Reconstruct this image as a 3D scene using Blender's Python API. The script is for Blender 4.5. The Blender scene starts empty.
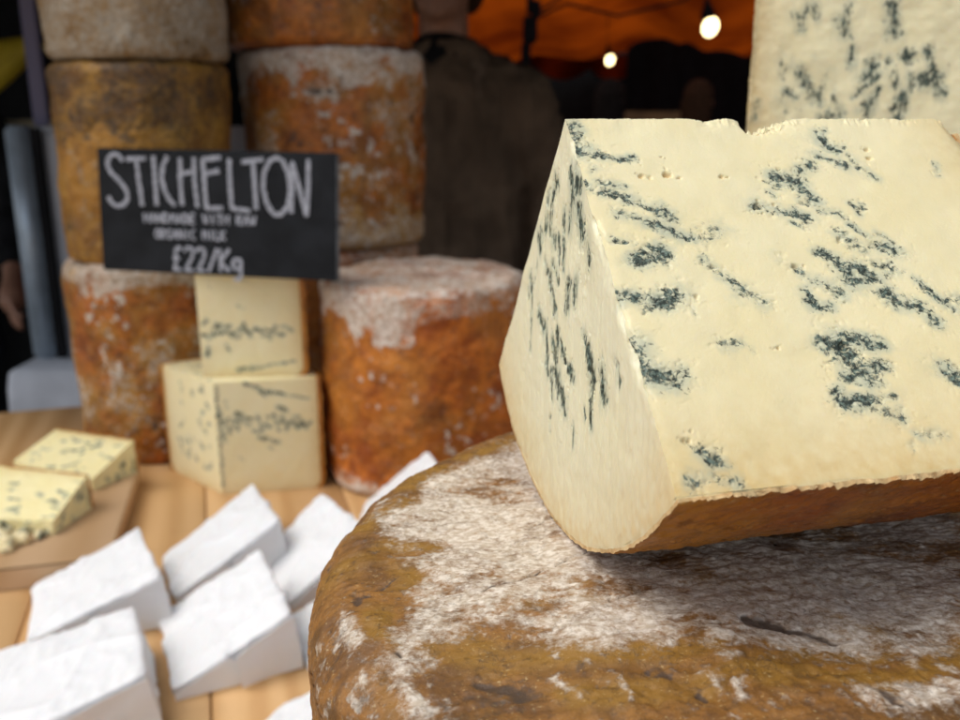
import bpy, bmesh, math, random
import numpy as np
from mathutils import Vector, Matrix

D = bpy.data
SC = bpy.context.scene
COL = SC.collection

# ------------------------------------------------------------------ camera
CAM_Z = 0.37
cam_d = D.cameras.new('camera'); cam = D.objects.new('camera', cam_d); COL.objects.link(cam)
cam.location = (0, 0, CAM_Z); cam.rotation_euler = (math.radians(75), 0, 0)
cam_d.lens = 33.75; cam_d.sensor_width = 36; cam_d.clip_start = 0.01; cam_d.clip_end = 500
cam_d.dof.use_dof = True; cam_d.dof.focus_distance = 0.192; cam_d.dof.aperture_fstop = 19
SC.camera = cam

# ------------------------------------------------------------------ light
SUN_EL, SUN_AZ = 60, -106        # azimuth measured from +Y towards +X
w = D.worlds.new('World'); SC.world = w; w.use_nodes = True
nt = w.node_tree; bg = nt.nodes['Background']
sky = nt.nodes.new('ShaderNodeTexSky'); sky.sky_type = 'NISHITA'; sky.sun_disc = False
sky.sun_elevation = math.radians(SUN_EL); sky.sun_rotation = math.radians(SUN_AZ)
sky.air_density = 1.0; sky.dust_density = 3.0
hs = nt.nodes.new('ShaderNodeHueSaturation'); hs.inputs['Saturation'].default_value = 0.45
nt.links.new(sky.outputs[0], hs.inputs['Color']); nt.links.new(hs.outputs[0], bg.inputs['Color'])
bg.inputs['Strength'].default_value = 0.125
sun_d = D.lights.new('sun', 'SUN'); sun = D.objects.new('sun', sun_d); COL.objects.link(sun)
sun_d.energy = 1.35; sun_d.angle = math.radians(42); sun_d.color = (1, 0.97, 0.92)
el, az = math.radians(SUN_EL), math.radians(SUN_AZ)
sdir = Vector((math.sin(az) * math.cos(el), math.cos(az) * math.cos(el), math.sin(el)))
sun.rotation_euler = sdir.to_track_quat('Z', 'Y').to_euler()
SC.view_settings.view_transform = 'Standard'; SC.view_settings.look = 'None'
SC.view_settings.gamma = 1; SC.view_settings.exposure = 0.38
SC.render.engine = 'CYCLES'
SC.cycles.use_denoising = True
SC.cycles.max_bounces = 8

# ------------------------------------------------------------------ object helpers
def tag(o, label=None, cat=None, group=None, kind=None):
    if label: o['label'] = label
    if cat: o['category'] = cat
    if group: o['group'] = group
    if kind: o['kind'] = kind
    return o

def empty(name, loc=(0, 0, 0), rz=0.0, **k):
    o = D.objects.new(name, None); COL.objects.link(o)
    o.location = loc; o.rotation_euler = (0, 0, rz); o.empty_display_size = 0.05
    return tag(o, **k)

def link(name, me, mats, parent=None, loc=None, smooth=True, **k):
    o = D.objects.new(name, me); COL.objects.link(o)
    if not isinstance(mats, (list, tuple)): mats = [mats]
    if not me.materials:
        for m in mats: me.materials.append(m)
    if parent: o.parent = parent
    if loc is not None: o.location = loc
    if smooth: me.polygons.foreach_set('use_smooth', [True] * len(me.polygons))
    return tag(o, **k)

class MB:
    """collects vertex grids / quads in numpy and builds ONE mesh"""
    def __init__(s): s.V = []; s.F = []; s.M = []; s.C = []; s.n = 0
    def add(s, V, F, mat=0, C=None):
        V = np.asarray(V, float).reshape(-1, 3); F = np.asarray(F, int).reshape(-1, 4)
        s.V.append(V); s.F.append(F + s.n); s.M.append(np.full(len(F), mat))
        s.C.append(np.zeros((len(V), 3)) if C is None else np.asarray(C, float).reshape(-1, 3))
        s.n += len(V)
    def grid(s, P, mat=0, C=None, flip=False, wrap=False):
        a, b = P.shape[:2]; idx = np.arange(a * b).reshape(a, b)
        if wrap: idx = np.concatenate([idx, idx[:, :1]], 1)
        q = np.stack([idx[:-1, :-1], idx[1:, :-1], idx[1:, 1:], idx[:-1, 1:]], -1).reshape(-1, 4)
        if flip: q = q[:, ::-1]
        s.add(P.reshape(-1, 3), q, mat, C)
    def mesh(s, name, attr=None, xf=None):
        V = np.concatenate(s.V); F = np.concatenate(s.F); M = np.concatenate(s.M); Cc = np.concatenate(s.C)
        if xf is not None:
            m = np.array(xf); V = V @ m[:3, :3].T + m[:3, 3]
        me = D.meshes.new(name)
        me.vertices.add(len(V)); me.vertices.foreach_set('co', V.astype(np.float32).ravel())
        me.loops.add(F.size); me.loops.foreach_set('vertex_index', F.astype(np.int32).ravel())
        me.polygons.add(len(F)); me.polygons.foreach_set('loop_start', np.arange(0, F.size, 4, dtype=np.int32))
        me.polygons.foreach_set('material_index', M.astype(np.int32))
        me.update(calc_edges=True)
        if attr:
            a = me.color_attributes.new(attr, 'FLOAT_COLOR', 'POINT')
            a.data.foreach_set('color', np.concatenate([Cc, np.ones((len(Cc), 1))], 1).astype(np.float32).ravel())
        me.validate()
        return me

# ------------------------------------------------------------------ numpy noise
def _h(ix, iy, iz, seed):
    n = (ix.astype(np.uint32) * np.uint32(374761393)) ^ (iy.astype(np.uint32) * np.uint32(668265263)) ^ (iz.astype(np.uint32) * np.uint32(2147483647 // 3 | 1)) ^ np.uint32(seed * 974634777 & 0xffffffff)
    n = (n ^ (n >> np.uint32(13))) * np.uint32(1274126177)
    n = (n ^ (n >> np.uint32(15))) * np.uint32(2246822519)
    return ((n ^ (n >> np.uint32(16))) & np.uint32(0xffffff)).astype(float) / 0xffffff
def vnoise(P, seed=0):
    with np.errstate(over='ignore'):
        i = np.floor(P).astype(np.int64); f = P - i; u = f * f * f * (f * (f * 6 - 15) + 10)
        r = 0
        for a in (0, 1):
            for b in (0, 1):
                for c in (0, 1):
                    wgt = (u[..., 0] if a else 1 - u[..., 0]) * (u[..., 1] if b else 1 - u[..., 1]) * (u[..., 2] if c else 1 - u[..., 2])
                    r = r + wgt * _h(i[..., 0] + a, i[..., 1] + b, i[..., 2] + c, seed)
    return r
def fbm(P, seed=0, oct=4, gain=0.55):
    r = 0; a = 1; t = 0
    P = np.asarray(P, float) + 1000.37
    for k in range(oct):
        r = r + a * vnoise(P * (2.03 ** k), seed + k * 7); t += a; a *= gain
    return r / t
def sst(a, b, x):
    t = np.clip((x - a) / (b - a), 0, 1); return t * t * (3 - 2 * t)
def strokes(P, S, dim):
    """capsule field. P (...,dim) in mm; strokes dim+dim coords, radius, density"""
    sh = P.shape[:-1]; Q = P.reshape(-1, dim); r = np.zeros(len(Q))
    for s in S:
        a = np.array(s[:dim]); b = np.array(s[dim:2 * dim]); R = s[2 * dim]; dn = s[2 * dim + 1]
        lo = np.minimum(a, b) - R * 2.6; hi = np.maximum(a, b) + R * 2.6
        m = np.all((Q > lo) & (Q < hi), 1)
        if not m.any(): continue
        q = Q[m]; ab = b - a; L2 = max(ab @ ab, 1e-9)
        t = np.clip((q - a) @ ab / L2, 0, 1)[:, None]
        d = np.linalg.norm(q - a - t * ab, axis=1) / R
        r[m] = np.maximum(r[m], dn * np.exp(-d ** 2 * 0.8))
    return r.reshape(sh)

# ------------------------------------------------------------------ node helpers
def new_mat(name):
    m = D.materials.new(name); m.use_nodes = True
    n = m.node_tree; b = n.nodes['Principled BSDF']
    return m, n, b
def N(n, t, **k):
    x = n.nodes.new(t)
    for a, v in k.items():
        if a in x.inputs: x.inputs[a].default_value = v
        else: setattr(x, a, v)
    return x
def math_n(n, op, a, b=None, c=None, clamp=False):
    x = n.nodes.new('ShaderNodeMath'); x.operation = op; x.use_clamp = clamp
    for i, v in enumerate((a, b, c)):
        if v is None: continue
        if isinstance(v, (int, float)): x.inputs[i].default_value = v
        else: n.links.new(v, x.inputs[i])
    return x.outputs[0]
def mix(n, f, a, b):
    x = n.nodes.new('ShaderNodeMix'); x.data_type = 'RGBA'
    for i, v in ((0, f), (6, a), (7, b)):
        if isinstance(v, (int, float)): x.inputs[i].default_value = v
        elif isinstance(v, (tuple, list)): x.inputs[i].default_value = (*v[:3], 1)
        else: n.links.new(v, x.inputs[i])
    return x.outputs[2]
def smooth(n, v, a, b):
    x = n.nodes.new('ShaderNodeMapRange'); x.interpolation_type = 'SMOOTHSTEP'
    n.links.new(v, x.inputs[0]); x.inputs[1].default_value = a; x.inputs[2].default_value = b
    return x.outputs[0]
def coords(n, scale=(1, 1, 1), rot=(0, 0, 0), loc=(0, 0, 0)):
    tc = n.nodes.new('ShaderNodeTexCoord'); mp = n.nodes.new('ShaderNodeMapping')
    mp.inputs['Scale'].default_value = scale; mp.inputs['Rotation'].default_value = rot; mp.inputs['Location'].default_value = loc
    n.links.new(tc.outputs['Object'], mp.inputs[0]); return mp.outputs[0]
def noise(n, vec, scale, detail=4, rough=0.55, dist=0.0):
    x = n.nodes.new('ShaderNodeTexNoise'); x.inputs['Scale'].default_value = scale
    x.inputs['Detail'].default_value = detail; x.inputs['Roughness'].default_value = rough; x.inputs['Distortion'].default_value = dist
    n.links.new(vec, x.inputs['Vector']); return x.outputs['Fac']
def bump(n, b, h, strength=0.5, dist=0.001, prev=None):
    x = n.nodes.new('ShaderNodeBump'); x.inputs['Strength'].default_value = strength; x.inputs['Distance'].default_value = dist
    n.links.new(h, x.inputs['Height'])
    if prev is not None: n.links.new(prev, x.inputs['Normal'])
    n.links.new(x.outputs[0], b.inputs['Normal']); return x.outputs[0]
def attr(n, name):
    a = n.nodes.new('ShaderNodeAttribute'); a.attribute_name = name
    s = n.nodes.new('ShaderNodeSeparateColor'); n.links.new(a.outputs['Color'], s.inputs[0])
    return s.outputs[0], s.outputs[1], s.outputs[2]
def plain(name, c, rough=0.6, nscale=20, amt=0.25, metal=0.0, bstr=0.15, bdist=0.002):
    """simple surface with tone variation and bump"""
    m, n, b = new_mat(name)
    v = coords(n); t = noise(n, v, nscale, 5)
    c2 = tuple(x * (1 - amt) for x in c); c1 = tuple(min(1, x * (1 + amt)) for x in c)
    n.links.new(mix(n, smooth(n, t, 0.3, 0.7), c2, c1), b.inputs['Base Color'])
    b.inputs['Roughness'].default_value = rough; b.inputs['Metallic'].default_value = metal
    b.inputs['Specular IOR Level'].default_value = 0.25 if rough > 0.8 else 0.5
    bump(n, b, noise(n, v, nscale * 6, 4), bstr, bdist)
    return m

# ------------------------------------------------------------------ cheese materials
def paste_mat(name, stretch=(1, 1, 1), cream=(0.80, 0.70, 0.44), cream2=(0.74, 0.60, 0.33), fine=520, bs=0.42):
    m, n, b = new_mat(name)
    R, G, B = attr(n, 'paste')
    vs = coords(n, stretch); vi = coords(n)
    nf = noise(n, vs, fine, 5, 0.7); nm = noise(n, vs, fine * 0.3, 4, 0.6)
    # tone of the paste
    tone = smooth(n, noise(n, vi, 45, 5, 0.6), 0.35, 0.68)
    base = mix(n, math_n(n, 'MULTIPLY', tone, 0.5), cream, cream2)
    base = mix(n, math_n(n, 'MULTIPLY', smooth(n, noise(n, vi, 900, 2), 0.55, 0.75), 0.12), base, (0.9, 0.84, 0.68))
    base = mix(n, G, base, (0.56, 0.34, 0.09))                # ripened zone by the rind
    # bluish halo then dark mould grain
    hal = smooth(n, math_n(n, 'ADD', B, math_n(n, 'MULTIPLY', math_n(n, 'SUBTRACT', nm, 0.5), 1.3)), 0.15, 0.95)
    base = mix(n, math_n(n, 'MULTIPLY', hal, 0.62), base, (0.38, 0.44, 0.35))
    rdg = math_n(n, 'ABSOLUTE', math_n(n, 'SUBTRACT', noise(n, vs, fine * 0.55, 4, 0.6, 0.6), 0.5))
    rdg = smooth(n, rdg, 0.09, 0.0)
    v = math_n(n, 'ADD', R, math_n(n, 'MULTIPLY', math_n(n, 'SUBTRACT', nf, 0.5), 2.0))
    v = math_n(n, 'ADD', v, math_n(n, 'MULTIPLY', math_n(n, 'SUBTRACT', nm, 0.5), 1.2))
    v = math_n(n, 'ADD', v, math_n(n, 'MULTIPLY', math_n(n, 'MULTIPLY', rdg, B), 0.6))
    mk = smooth(n, v, 0.50, 1.05)
    gr = noise(n, vi, fine * 1.9, 3, 0.6)
    dk = mix(n, smooth(n, gr, 0.42, 0.66), (0.010, 0.020, 0.016), (0.13, 0.185, 0.15))
    n.links.new(mix(n, math_n(n, 'MULTIPLY', mk, 0.95), base, dk), b.inputs['Base Color'])
    b.inputs['Roughness'].default_value = 0.40
    b.inputs['Specular IOR Level'].default_value = 0.35
    b.inputs['Subsurface Weight'].default_value = 0.25
    b.inputs['Subsurface Radius'].default_value = (1.0, 0.7, 0.35)
    b.inputs['Subsurface Scale'].default_value = 0.002
    h = math_n(n, 'SUBTRACT', math_n(n, 'ADD', math_n(n, 'MULTIPLY', noise(n, vs, 160, 6, 0.62), 1.0), math_n(n, 'MULTIPLY', noise(n, vs, 1500, 3), 0.25)), math_n(n, 'MULTIPLY', mk, 0.5))
    bump(n, b, h, bs, 0.0008)
    return m

def rind_mat(name, base1, base2, bloom=(0.72, 0.66, 0.57), dark=(0.07, 0.045, 0.03), ochre=(0.45, 0.26, 0.05),
             fine=260, stretch=(1, 1, 1), grain=1.0, rough=0.62, bd=0.0012):
    m, n, b = new_mat(name)
    R, G, B = attr(n, 'rind')
    vs = coords(n, stretch); vi = coords(n)
    nf = noise(n, vs, fine, 7, 0.68); nm = noise(n, vi, fine * 0.22, 5, 0.6, 0.4); nb = noise(n, vi, fine * 0.07, 4)
    base = mix(n, smooth(n, nm, 0.36, 0.62), base1, base2)
    base = mix(n, math_n(n, 'MULTIPLY', smooth(n, noise(n, vi, fine * 0.11, 6, 0.7), 0.50, 0.66), 0.85), base, tuple(x * y for x, y in zip(base1, (0.38, 0.42, 0.6))))
    base = mix(n, math_n(n, 'MULTIPLY', B, smooth(n, nb, 0.2, 0.5)), base, ochre)
    base = mix(n, math_n(n, 'MULTIPLY', smooth(n, nf, 0.50, 0.68), 0.65), base, tuple(x * 0.42 for x in base1))
    sp = smooth(n, noise(n, vs, fine * 2.5, 3, 0.6), 0.60, 0.74)
    base = mix(n, math_n(n, 'MULTIPLY', sp, 0.5), base, (0.62, 0.46, 0.22))
    nff = noise(n, vs, fine * 2.3, 5, 0.7)
    bl = math_n(n, 'ADD', R, math_n(n, 'MULTIPLY', math_n(n, 'SUBTRACT', nf, 0.5), 1.15 * grain))
    bl = math_n(n, 'ADD', bl, math_n(n, 'MULTIPLY', math_n(n, 'SUBTRACT', nff, 0.5), 0.9 * grain))
    bl = math_n(n, 'ADD', bl, math_n(n, 'MULTIPLY', math_n(n, 'SUBTRACT', nm, 0.5), 0.55 * grain))
    bm = smooth(n, bl, 0.22, 0.92)
    bc = mix(n, smooth(n, noise(n, vs, fine * 1.4, 4), 0.38, 0.62), tuple(x * 0.72 * y for x, y in zip(bloom, (1, 0.93, 0.84))), bloom)
    c = mix(n, math_n(n, 'MULTIPLY', bm, 0.93), base, bc)
    crk = math_n(n, 'ABSOLUTE', math_n(n, 'SUBTRACT', noise(n, vs, fine * 0.42, 5, 0.62, 0.15), 0.5))
    crk = math_n(n, 'MULTIPLY', smooth(n, crk, 0.018, 0.0), smooth(n, noise(n, vi, fine * 0.2, 2), 0.45, 0.6))
    c = mix(n, math_n(n, 'MULTIPLY', crk, 0.35), c, dark)
    dv = math_n(n, 'ADD', G, math_n(n, 'MULTIPLY', math_n(n, 'SUBTRACT', nf, 0.5), 0.9))
    dm = smooth(n, dv, 0.40, 0.85)
    c = mix(n, math_n(n, 'MULTIPLY', dm, 0.9), c, dark)
    n.links.new(c, b.inputs['Base Color'])
    n.links.new(mix(n, bm, (rough - 0.14,) * 3, (0.9,) * 3), b.inputs['Roughness'])
    b.inputs['Specular IOR Level'].default_value = 0.4
    h = math_n(n, 'ADD', math_n(n, 'MULTIPLY', nf, 1.0), math_n(n, 'MULTIPLY', bm, 0.25))
    h = math_n(n, 'ADD', h, math_n(n, 'MULTIPLY', nff, 0.45))
    h = math_n(n, 'SUBTRACT', h, math_n(n, 'MULTIPLY', crk, 0.3))
    bump(n, b, h, 0.6, bd)
    return m

# marks of the cheeses (with some painted shade), in millimetres on their own surfaces
FV=[(-0.2,3.2,0.6,11.3,2.6,0.8),(-3.1,7.3,-2.5,10.6,1.2,0.6),(4.3,12.7,5.8,13.4,1.0,0.9),(6.3,13.4,13.0,13.8,0.7,0.7),(2.1,16.6,1.8,17.6,1.0,0.5),(-3.4,22.2,-0.9,22.6,1.2,0.7),(2.7,21.1,7.5,22.5,1.2,0.55),(2.9,24.5,10.4,27.2,1.0,0.7),(6.4,26.2,14.2,30.1,1.0,0.7),(13.2,29.5,15.5,32.0,1.7,0.6),(10.7,33.6,15.6,37.3,1.4,0.75),(15.6,37.3,18.4,38.6,0.7,0.7),(19.2,38.3,19.6,38.6,0.8,1),(4.2,30.7,8.7,32.6,1.2,0.5),(0.7,38.1,4.8,39.4,1.0,0.5),(3.8,44.2,10.4,41.7,1.7,0.8),(5.0,44.8,11.0,42.8,1.2,0.8),(7.9,41.0,9.8,45.0,1.0,0.7),(19.3,44.7,21.9,49.5,1.0,0.55),(21.9,49.5,25.0,53.5,1.2,0.75),(24.8,54.0,28.2,56.9,1.4,0.6),(-3.6,52.9,-2.5,55.0,1.2,0.9),(-0.3,53.6,1.2,54.2,1.2,0.7),(3.7,55.9,7.0,55.1,1.7,0.8),(7.0,55.1,10.9,53.7,1.7,0.95),(12.5,57.0,12.4,58.5,0.5,0.4),(-2.0,64.7,-2.3,69.7,1.7,1),(-2.3,69.7,-0.7,73.1,2.2,1),(-0.4,72.2,4.4,73.0,1.7,0.9),(-2.1,74.3,2.9,75.2,1.2,0.8),(15.4,67.0,19.3,67.0,1.0,0.6),(20.5,67.4,21.3,68.7,0.7,0.3),(20.7,38.7,26.2,36.6,1.9,0.25),(37.6,44.4,37.3,46.4,1.2,0.25),(39.8,48.2,40.1,49.9,1.0,0.35),(3.2,90.4,4.7,92.6,1.4,0.75),(-1.4,95.9,3.0,95.2,1.2,0.6),(2.9,95.6,7.7,97.1,1.0,0.5),(-2.1,96.6,-1.6,97.4,1.0,0.4),(64.2,7.1,66.1,11.5,1.7,0.95),(67.2,4.2,64.4,7.8,0.7,0.6),(60.1,13.2,66.9,16.8,1.4,0.6),(69.5,13.7,70.3,17.9,1.4,0.6),(67.8,11.5,69.0,10.1,1.0,0.5),(71.6,18.6,73.0,21.4,1.0,0.5),(46.4,20.8,49.8,21.5,1.9,1),(50.1,20.9,52.0,24.2,1.9,1),(52.5,18.9,57.9,16.3,1.4,0.7),(52.3,23.6,53.4,28.2,1.2,0.8),(43.0,25.3,43.5,26.6,0.7,0.7),(37.7,29.6,40.0,30.3,1.2,1),(42.7,31.0,44.2,32.3,1.2,0.7),(46.7,32.4,50.6,33.8,1.2,0.85),(44.6,34.8,46.1,36.1,0.6,0.7),(53.5,32.0,57.8,32.8,1.0,0.55),(62.2,30.1,63.0,31.7,0.7,0.6),(49.6,28.1,51.4,29.7,0.7,0.4),(54.2,38.3,56.2,39.6,1.2,0.7),(58.7,36.3,62.4,40.5,0.6,0.7),(56.4,40.2,59.2,43.9,1.7,0.4),(62.9,42.6,66.7,44.3,1.7,1),(64.3,38.7,67.6,42.5,0.5,0.5),(47.8,44.6,51.1,47.1,1.4,0.8),(50.4,47.6,52.2,50.0,1.9,0.85),(51.6,52.3,57.5,51.4,1.9,0.95),(55.2,49.0,57.5,51.4,1.7,1),(59.9,48.7,62.7,50.0,1.7,0.7),(43.7,52.7,47.5,55.9,1.7,0.65),(39.3,54.9,39.3,58.1,1.2,0.9),(39.3,58.1,43.2,58.9,1.0,0.7),(58.7,56.0,60.0,59.1,1.7,0.95),(60.0,59.1,63.5,60.2,1.7,0.95),(63.5,60.2,66.0,64.7,1.4,0.8),(67.9,53.7,70.0,58.4,1.0,0.8),(70.0,58.4,72.3,61.8,1.2,0.7),(72.3,59.6,75.6,59.3,1.2,0.5),(37.3,67.9,40.8,68.1,1.7,0.95),(40.6,69.6,41.0,72.6,2.4,1.05),(44.4,67.4,47.1,68.6,1.7,0.9),(43.5,66.3,46.0,67.0,1.2,0.7),(45.9,70.0,50.2,69.8,1.2,0.9),(41.7,73.2,42.9,76.2,2.2,1),(43.2,74.7,48.3,74.7,1.4,0.9),(38.8,76.3,40.5,77.4,1.2,0.8),(43.3,77.2,45.1,78.3,1.2,0.7),(37.1,70.3,39.3,70.5,1.0,0.7),(35.6,80.3,35.6,82.1,1.4,0.9),(36.4,82.2,41.8,82.2,1.4,0.85),(42.2,82.3,46.1,81.7,1.0,0.5),(40.9,84.0,46.2,85.8,1.4,0.5),(61.8,76.5,64.0,79.4,1.4,0.8),(48.2,90.5,53.9,90.6,1.0,0.3),(45.4,92.4,45.6,92.9,0.7,0.3),(92.5,16.5,92.0,19.0,0.6,0.5),(91.3,19.7,91.1,21.1,0.5,0.5),(64.9,30.2,62.6,32.7,0.6,0.5),(5.3,55.0,4.3,53.9,0.7,0.4)]
LV=[(-5.7,14.9,-8.6,18.4,1.3,0.7),(-10.9,18.6,-11.5,21.2,1.0,0.5),(7.6,13.1,13.0,14.5,1.6,0.8),(8.5,15.3,6.5,24.6,1.3,0.7),(2.0,20.9,2.4,25.6,0.8,0.6),(12.7,19.4,16.4,24.8,1.6,1.1),(20.7,25.2,22.4,30.2,1.3,0.5),(-7.9,16.9,-9.1,22.4,1.0,0.5),(-8.3,22.3,-17.6,30.5,1.6,0.55),(-11.3,25.1,-5.5,28.9,1.3,0.6),(-21.1,29.8,-17.4,33.0,1.3,0.5),(-1.8,28.5,0.0,33.6,0.8,0.6),(2.5,27.9,4.5,34.4,1.0,0.6),(-13.1,35.5,-7.3,38.2,1.0,0.6),(-4.4,35.2,0.4,37.9,1.0,0.6),(-20.7,36.7,-23.9,43.4,0.8,0.4),(-27.7,41.6,-25.5,47.9,0.8,0.9),(-25.5,47.9,-24.9,61.8,0.7,0.7),(-29.4,45.8,-29.3,47.5,0.5,0.6),(-7.1,40.2,-0.6,46.1,1.0,0.6),(9.6,37.3,8.0,43.9,1.3,0.7),(14.1,36.1,13.2,40.4,1.3,0.7),(-4.6,43.3,-2.0,46.9,1.0,0.6),(-16.5,49.4,-10.3,54.2,1.0,0.8),(-11.3,52.0,-7.5,60.2,1.2,1),(-3.1,53.8,0.3,58.1,1.3,0.9),(2.0,50.1,0.1,55.6,0.8,0.7),(-9.1,60.6,-5.7,62.9,1.0,0.7),(0.5,61.2,8.3,66.2,1.8,0.95),(8.3,65.7,10.6,68.5,1.0,1),(4.4,53.3,14.7,58.8,1.0,0.8),(-2.6,61.5,-0.5,68.3,0.9,0.8),(21.4,46.6,24.2,49.6,1.0,1),(24.2,49.6,28.7,53.5,1.6,0.95),(28.2,53.6,28.2,60.1,0.8,0.8),(24.2,63.2,24.3,65.0,0.5,0.9),(28.3,61.2,29.3,65.3,0.8,1.1),(33.7,51.7,35.4,57.0,1.3,0.7),(41.8,47.4,44.2,50.9,1.0,0.35),(-2.6,73.5,-2.3,77.5,0.5,0.3),(17.0,69.7,17.4,74.5,0.7,0.3),(43.9,34.5,42.7,36.8,0.8,0.2)]
PITS=[(12.8,19.4,0.7),(19.5,18.9,1.0),(32.9,19.8,0.7),(37.9,29.9,1.0),(5.5,13.1,0.5),(48.2,20.8,0.7),(41.7,69.7,1.2),(54.1,40.7,0.7),(14.5,54.5,0.5),(27.3,68.6,0.6),(42.6,29.5,0.5),(21.8,81.6,0.7),(0.4,87.2,0.7),(16.8,81.1,0.7),(20.6,46.7,0.5),(40.2,48.0,0.7),(59.5,58.3,0.7),(5.9,57.1,0.5),(75.6,11.6,0.7),(74.7,14.4,0.7),(64.5,8.9,0.7),(15.0,20.1,0.5),(22.3,20.3,0.5)]
WW=[(-85.2,42.3,0.0,-58.6,62.2,0.0,6.6,1),(-58.4,66.5,0.0,-50.3,15.7,0.0,7.2,1),(-92.1,21.8,0.0,-73.6,28.3,0.0,6.8,1),(-73.5,15.7,0.0,-52.1,-6.1,0.0,7.5,1),(-75.5,-11.0,0.0,-33.4,-6.1,0.0,5.3,1),(-77.4,-24.3,0.0,-53.3,-20.1,0.0,4.5,0.9),(-52.1,-6.1,0.0,-23.6,-24.3,0.0,5.2,0.9),(-50.2,-32.3,0.0,-38.5,-36.1,0.0,3.4,0.8),(-70.9,-32.3,0.0,-53.0,-39.7,0.0,3.0,0.8),(-37.8,-32.3,0.0,-24.5,-28.4,0.0,3.5,0.7),(-21.5,-15.6,0.0,16.3,-11.0,0.0,5.9,0.75),(-16.1,-28.4,0.0,-2.0,-24.3,0.0,3.2,0.8),(12.6,-20.1,0.0,34.6,-20.1,0.0,7.5,0.9),(0.6,-39.7,0.0,18.5,-39.7,0.0,4.5,0.8),(-24.1,-43.2,0.0,-14.9,-44.9,-0.0,3.4,1),(-30.7,-46.5,0.0,-27.9,-50.4,0.0,2.5,0.9),(-3.2,-58.8,0.0,14.6,-58.8,0.0,3.8,0.9),(-49.1,-55.9,0.0,-45.3,-60.2,0.0,1.2,1),(-59.0,-54.4,0.0,-56.6,-58.8,0.0,1.0,1),(-6.6,-57.4,0.0,-7.0,-60.2,0.0,1.4,1),(-31.0,-55.9,0.0,-28.1,-58.8,0.0,1.6,0.9),(14.9,-49.1,0.0,16.1,-50.4,0.0,2.2,1),(8.5,-46.5,0.0,7.7,-51.4,0.0,1.7,0.8),(-22.0,-55.9,0.0,-22.5,-63.8,0.0,1.0,1),(-102.7,-32.3,0.0,-95.7,-39.7,0.0,3.0,1.1),(-100.1,-43.2,0.0,-94.9,-52.9,0.0,2.4,1.1),(-97.0,-51.9,-2.8,-96.0,-53.7,-7.9,1.2,0.9),(-89.7,-49.8,0.0,-83.6,-55.9,0.0,2.2,1),(-85.4,-55.9,0.0,-79.6,-63.0,-0.0,2.1,1),(-83.5,-44.9,-0.0,-78.6,-46.5,0.0,2.4,0.9),(-91.6,-46.5,0.0,-90.0,-50.4,0.0,1.6,0.8),(-103.4,31.6,0.0,-97.4,35.1,0.0,1.7,0.4),(-95.1,12.7,0.0,-91.0,9.8,0.0,2.6,0.7),(-82.9,53.9,-0.0,-73.9,58.0,0.0,1.5,0.6),(-87.8,-0.0,0.0,-80.5,-2.1,0.0,2.5,0.6),(-105.5,-31.2,-19.8,-103.7,-36.8,-19.4,1.1,0.5)]
WO=[(-74.0,62.2,0.0,-58.0,75.6,0.0,2.5,1),(-93.8,42.3,0.0,-85.9,53.9,-0.0,3.6,1),(-101.9,15.7,0.0,-94.0,28.3,0.0,4.9,1),(-106.1,-6.1,0.0,-96.7,-6.1,0.0,5.3,1),(-97.6,1.6,0.0,-82.9,-1.1,0.0,2.5,0.9),(-92.0,-6.1,0.0,-88.9,-15.6,0.0,3.8,1),(-94.1,-28.4,0.0,-88.8,-39.7,0.0,3.0,1),(-92.7,-55.9,0.0,-88.1,-64.3,0.0,2.7,1.1),(-104.7,-39.7,0.0,-100.1,-63.0,-0.0,1.6,0.9),(-76.7,-43.2,0.0,-67.1,-46.5,0.0,4.1,1),(-67.1,-46.5,0.0,-29.2,-48.2,0.0,3.2,0.9),(-56.6,-58.8,0.0,-31.7,-58.8,0.0,3.1,1),(-27.4,-55.9,0.0,-0.8,-52.9,0.0,3.3,1),(-0.7,-32.3,0.0,4.0,-36.1,0.0,3.2,0.9),(-14.0,-48.2,0.0,2.5,-44.9,-0.0,3.0,0.8),(1.6,-55.9,0.0,22.7,-43.2,0.0,3.1,1),(-51.7,-26.4,0.0,-45.9,-30.4,0.0,2.0,0.7),(-51.1,-20.1,0.0,-47.0,-22.2,0.0,1.6,0.6),(-24.8,-20.1,0.0,-13.8,-20.1,0.0,3.3,0.6),(-66.7,-29.2,0.0,-60.3,-27.6,0.0,1.8,0.5)]
WD=[(-102.8,-20.1,0.0,-98.9,-24.3,0.0,1.8,0.8),(-103.8,-13.3,0.0,-99.4,-28.4,0.0,1.1,0.6),(-69.1,-55.9,0.0,-63.8,-58.8,0.0,3.1,0.9),(-72.7,-60.2,0.0,-64.0,-63.0,-0.0,2.6,0.7),(-17.2,-36.1,0.0,-12.4,-36.8,0.0,1.3,0.9),(-12.4,-36.8,0.0,-4.4,-39.7,0.0,1.8,0.9),(-41.4,-52.9,0.0,-34.6,-55.9,0.0,1.6,0.4),(-0.5,-58.8,0.0,2.9,-63.0,-0.0,2.0,0.5),(-88.7,-44.9,-0.0,-87.2,-46.5,0.0,1.2,0.6),(-19.3,-6.1,0.0,50.0,9.8,0.0,2.7,0.2),(-33.8,-60.2,0.0,-32.5,-62.2,0.0,1.2,0.7),(-107.5,-24.3,0.0,-103.7,-36.7,-1.9,0.9,0.6),(-99.5,-39.7,0.0,-98.2,-43.2,0.0,0.6,0.5),(-100.8,-55.9,0.0,-105.5,-31.2,-19.8,0.9,0.5)]  # dark marks; the long faint stroke paints the shade under the wedge
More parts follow.
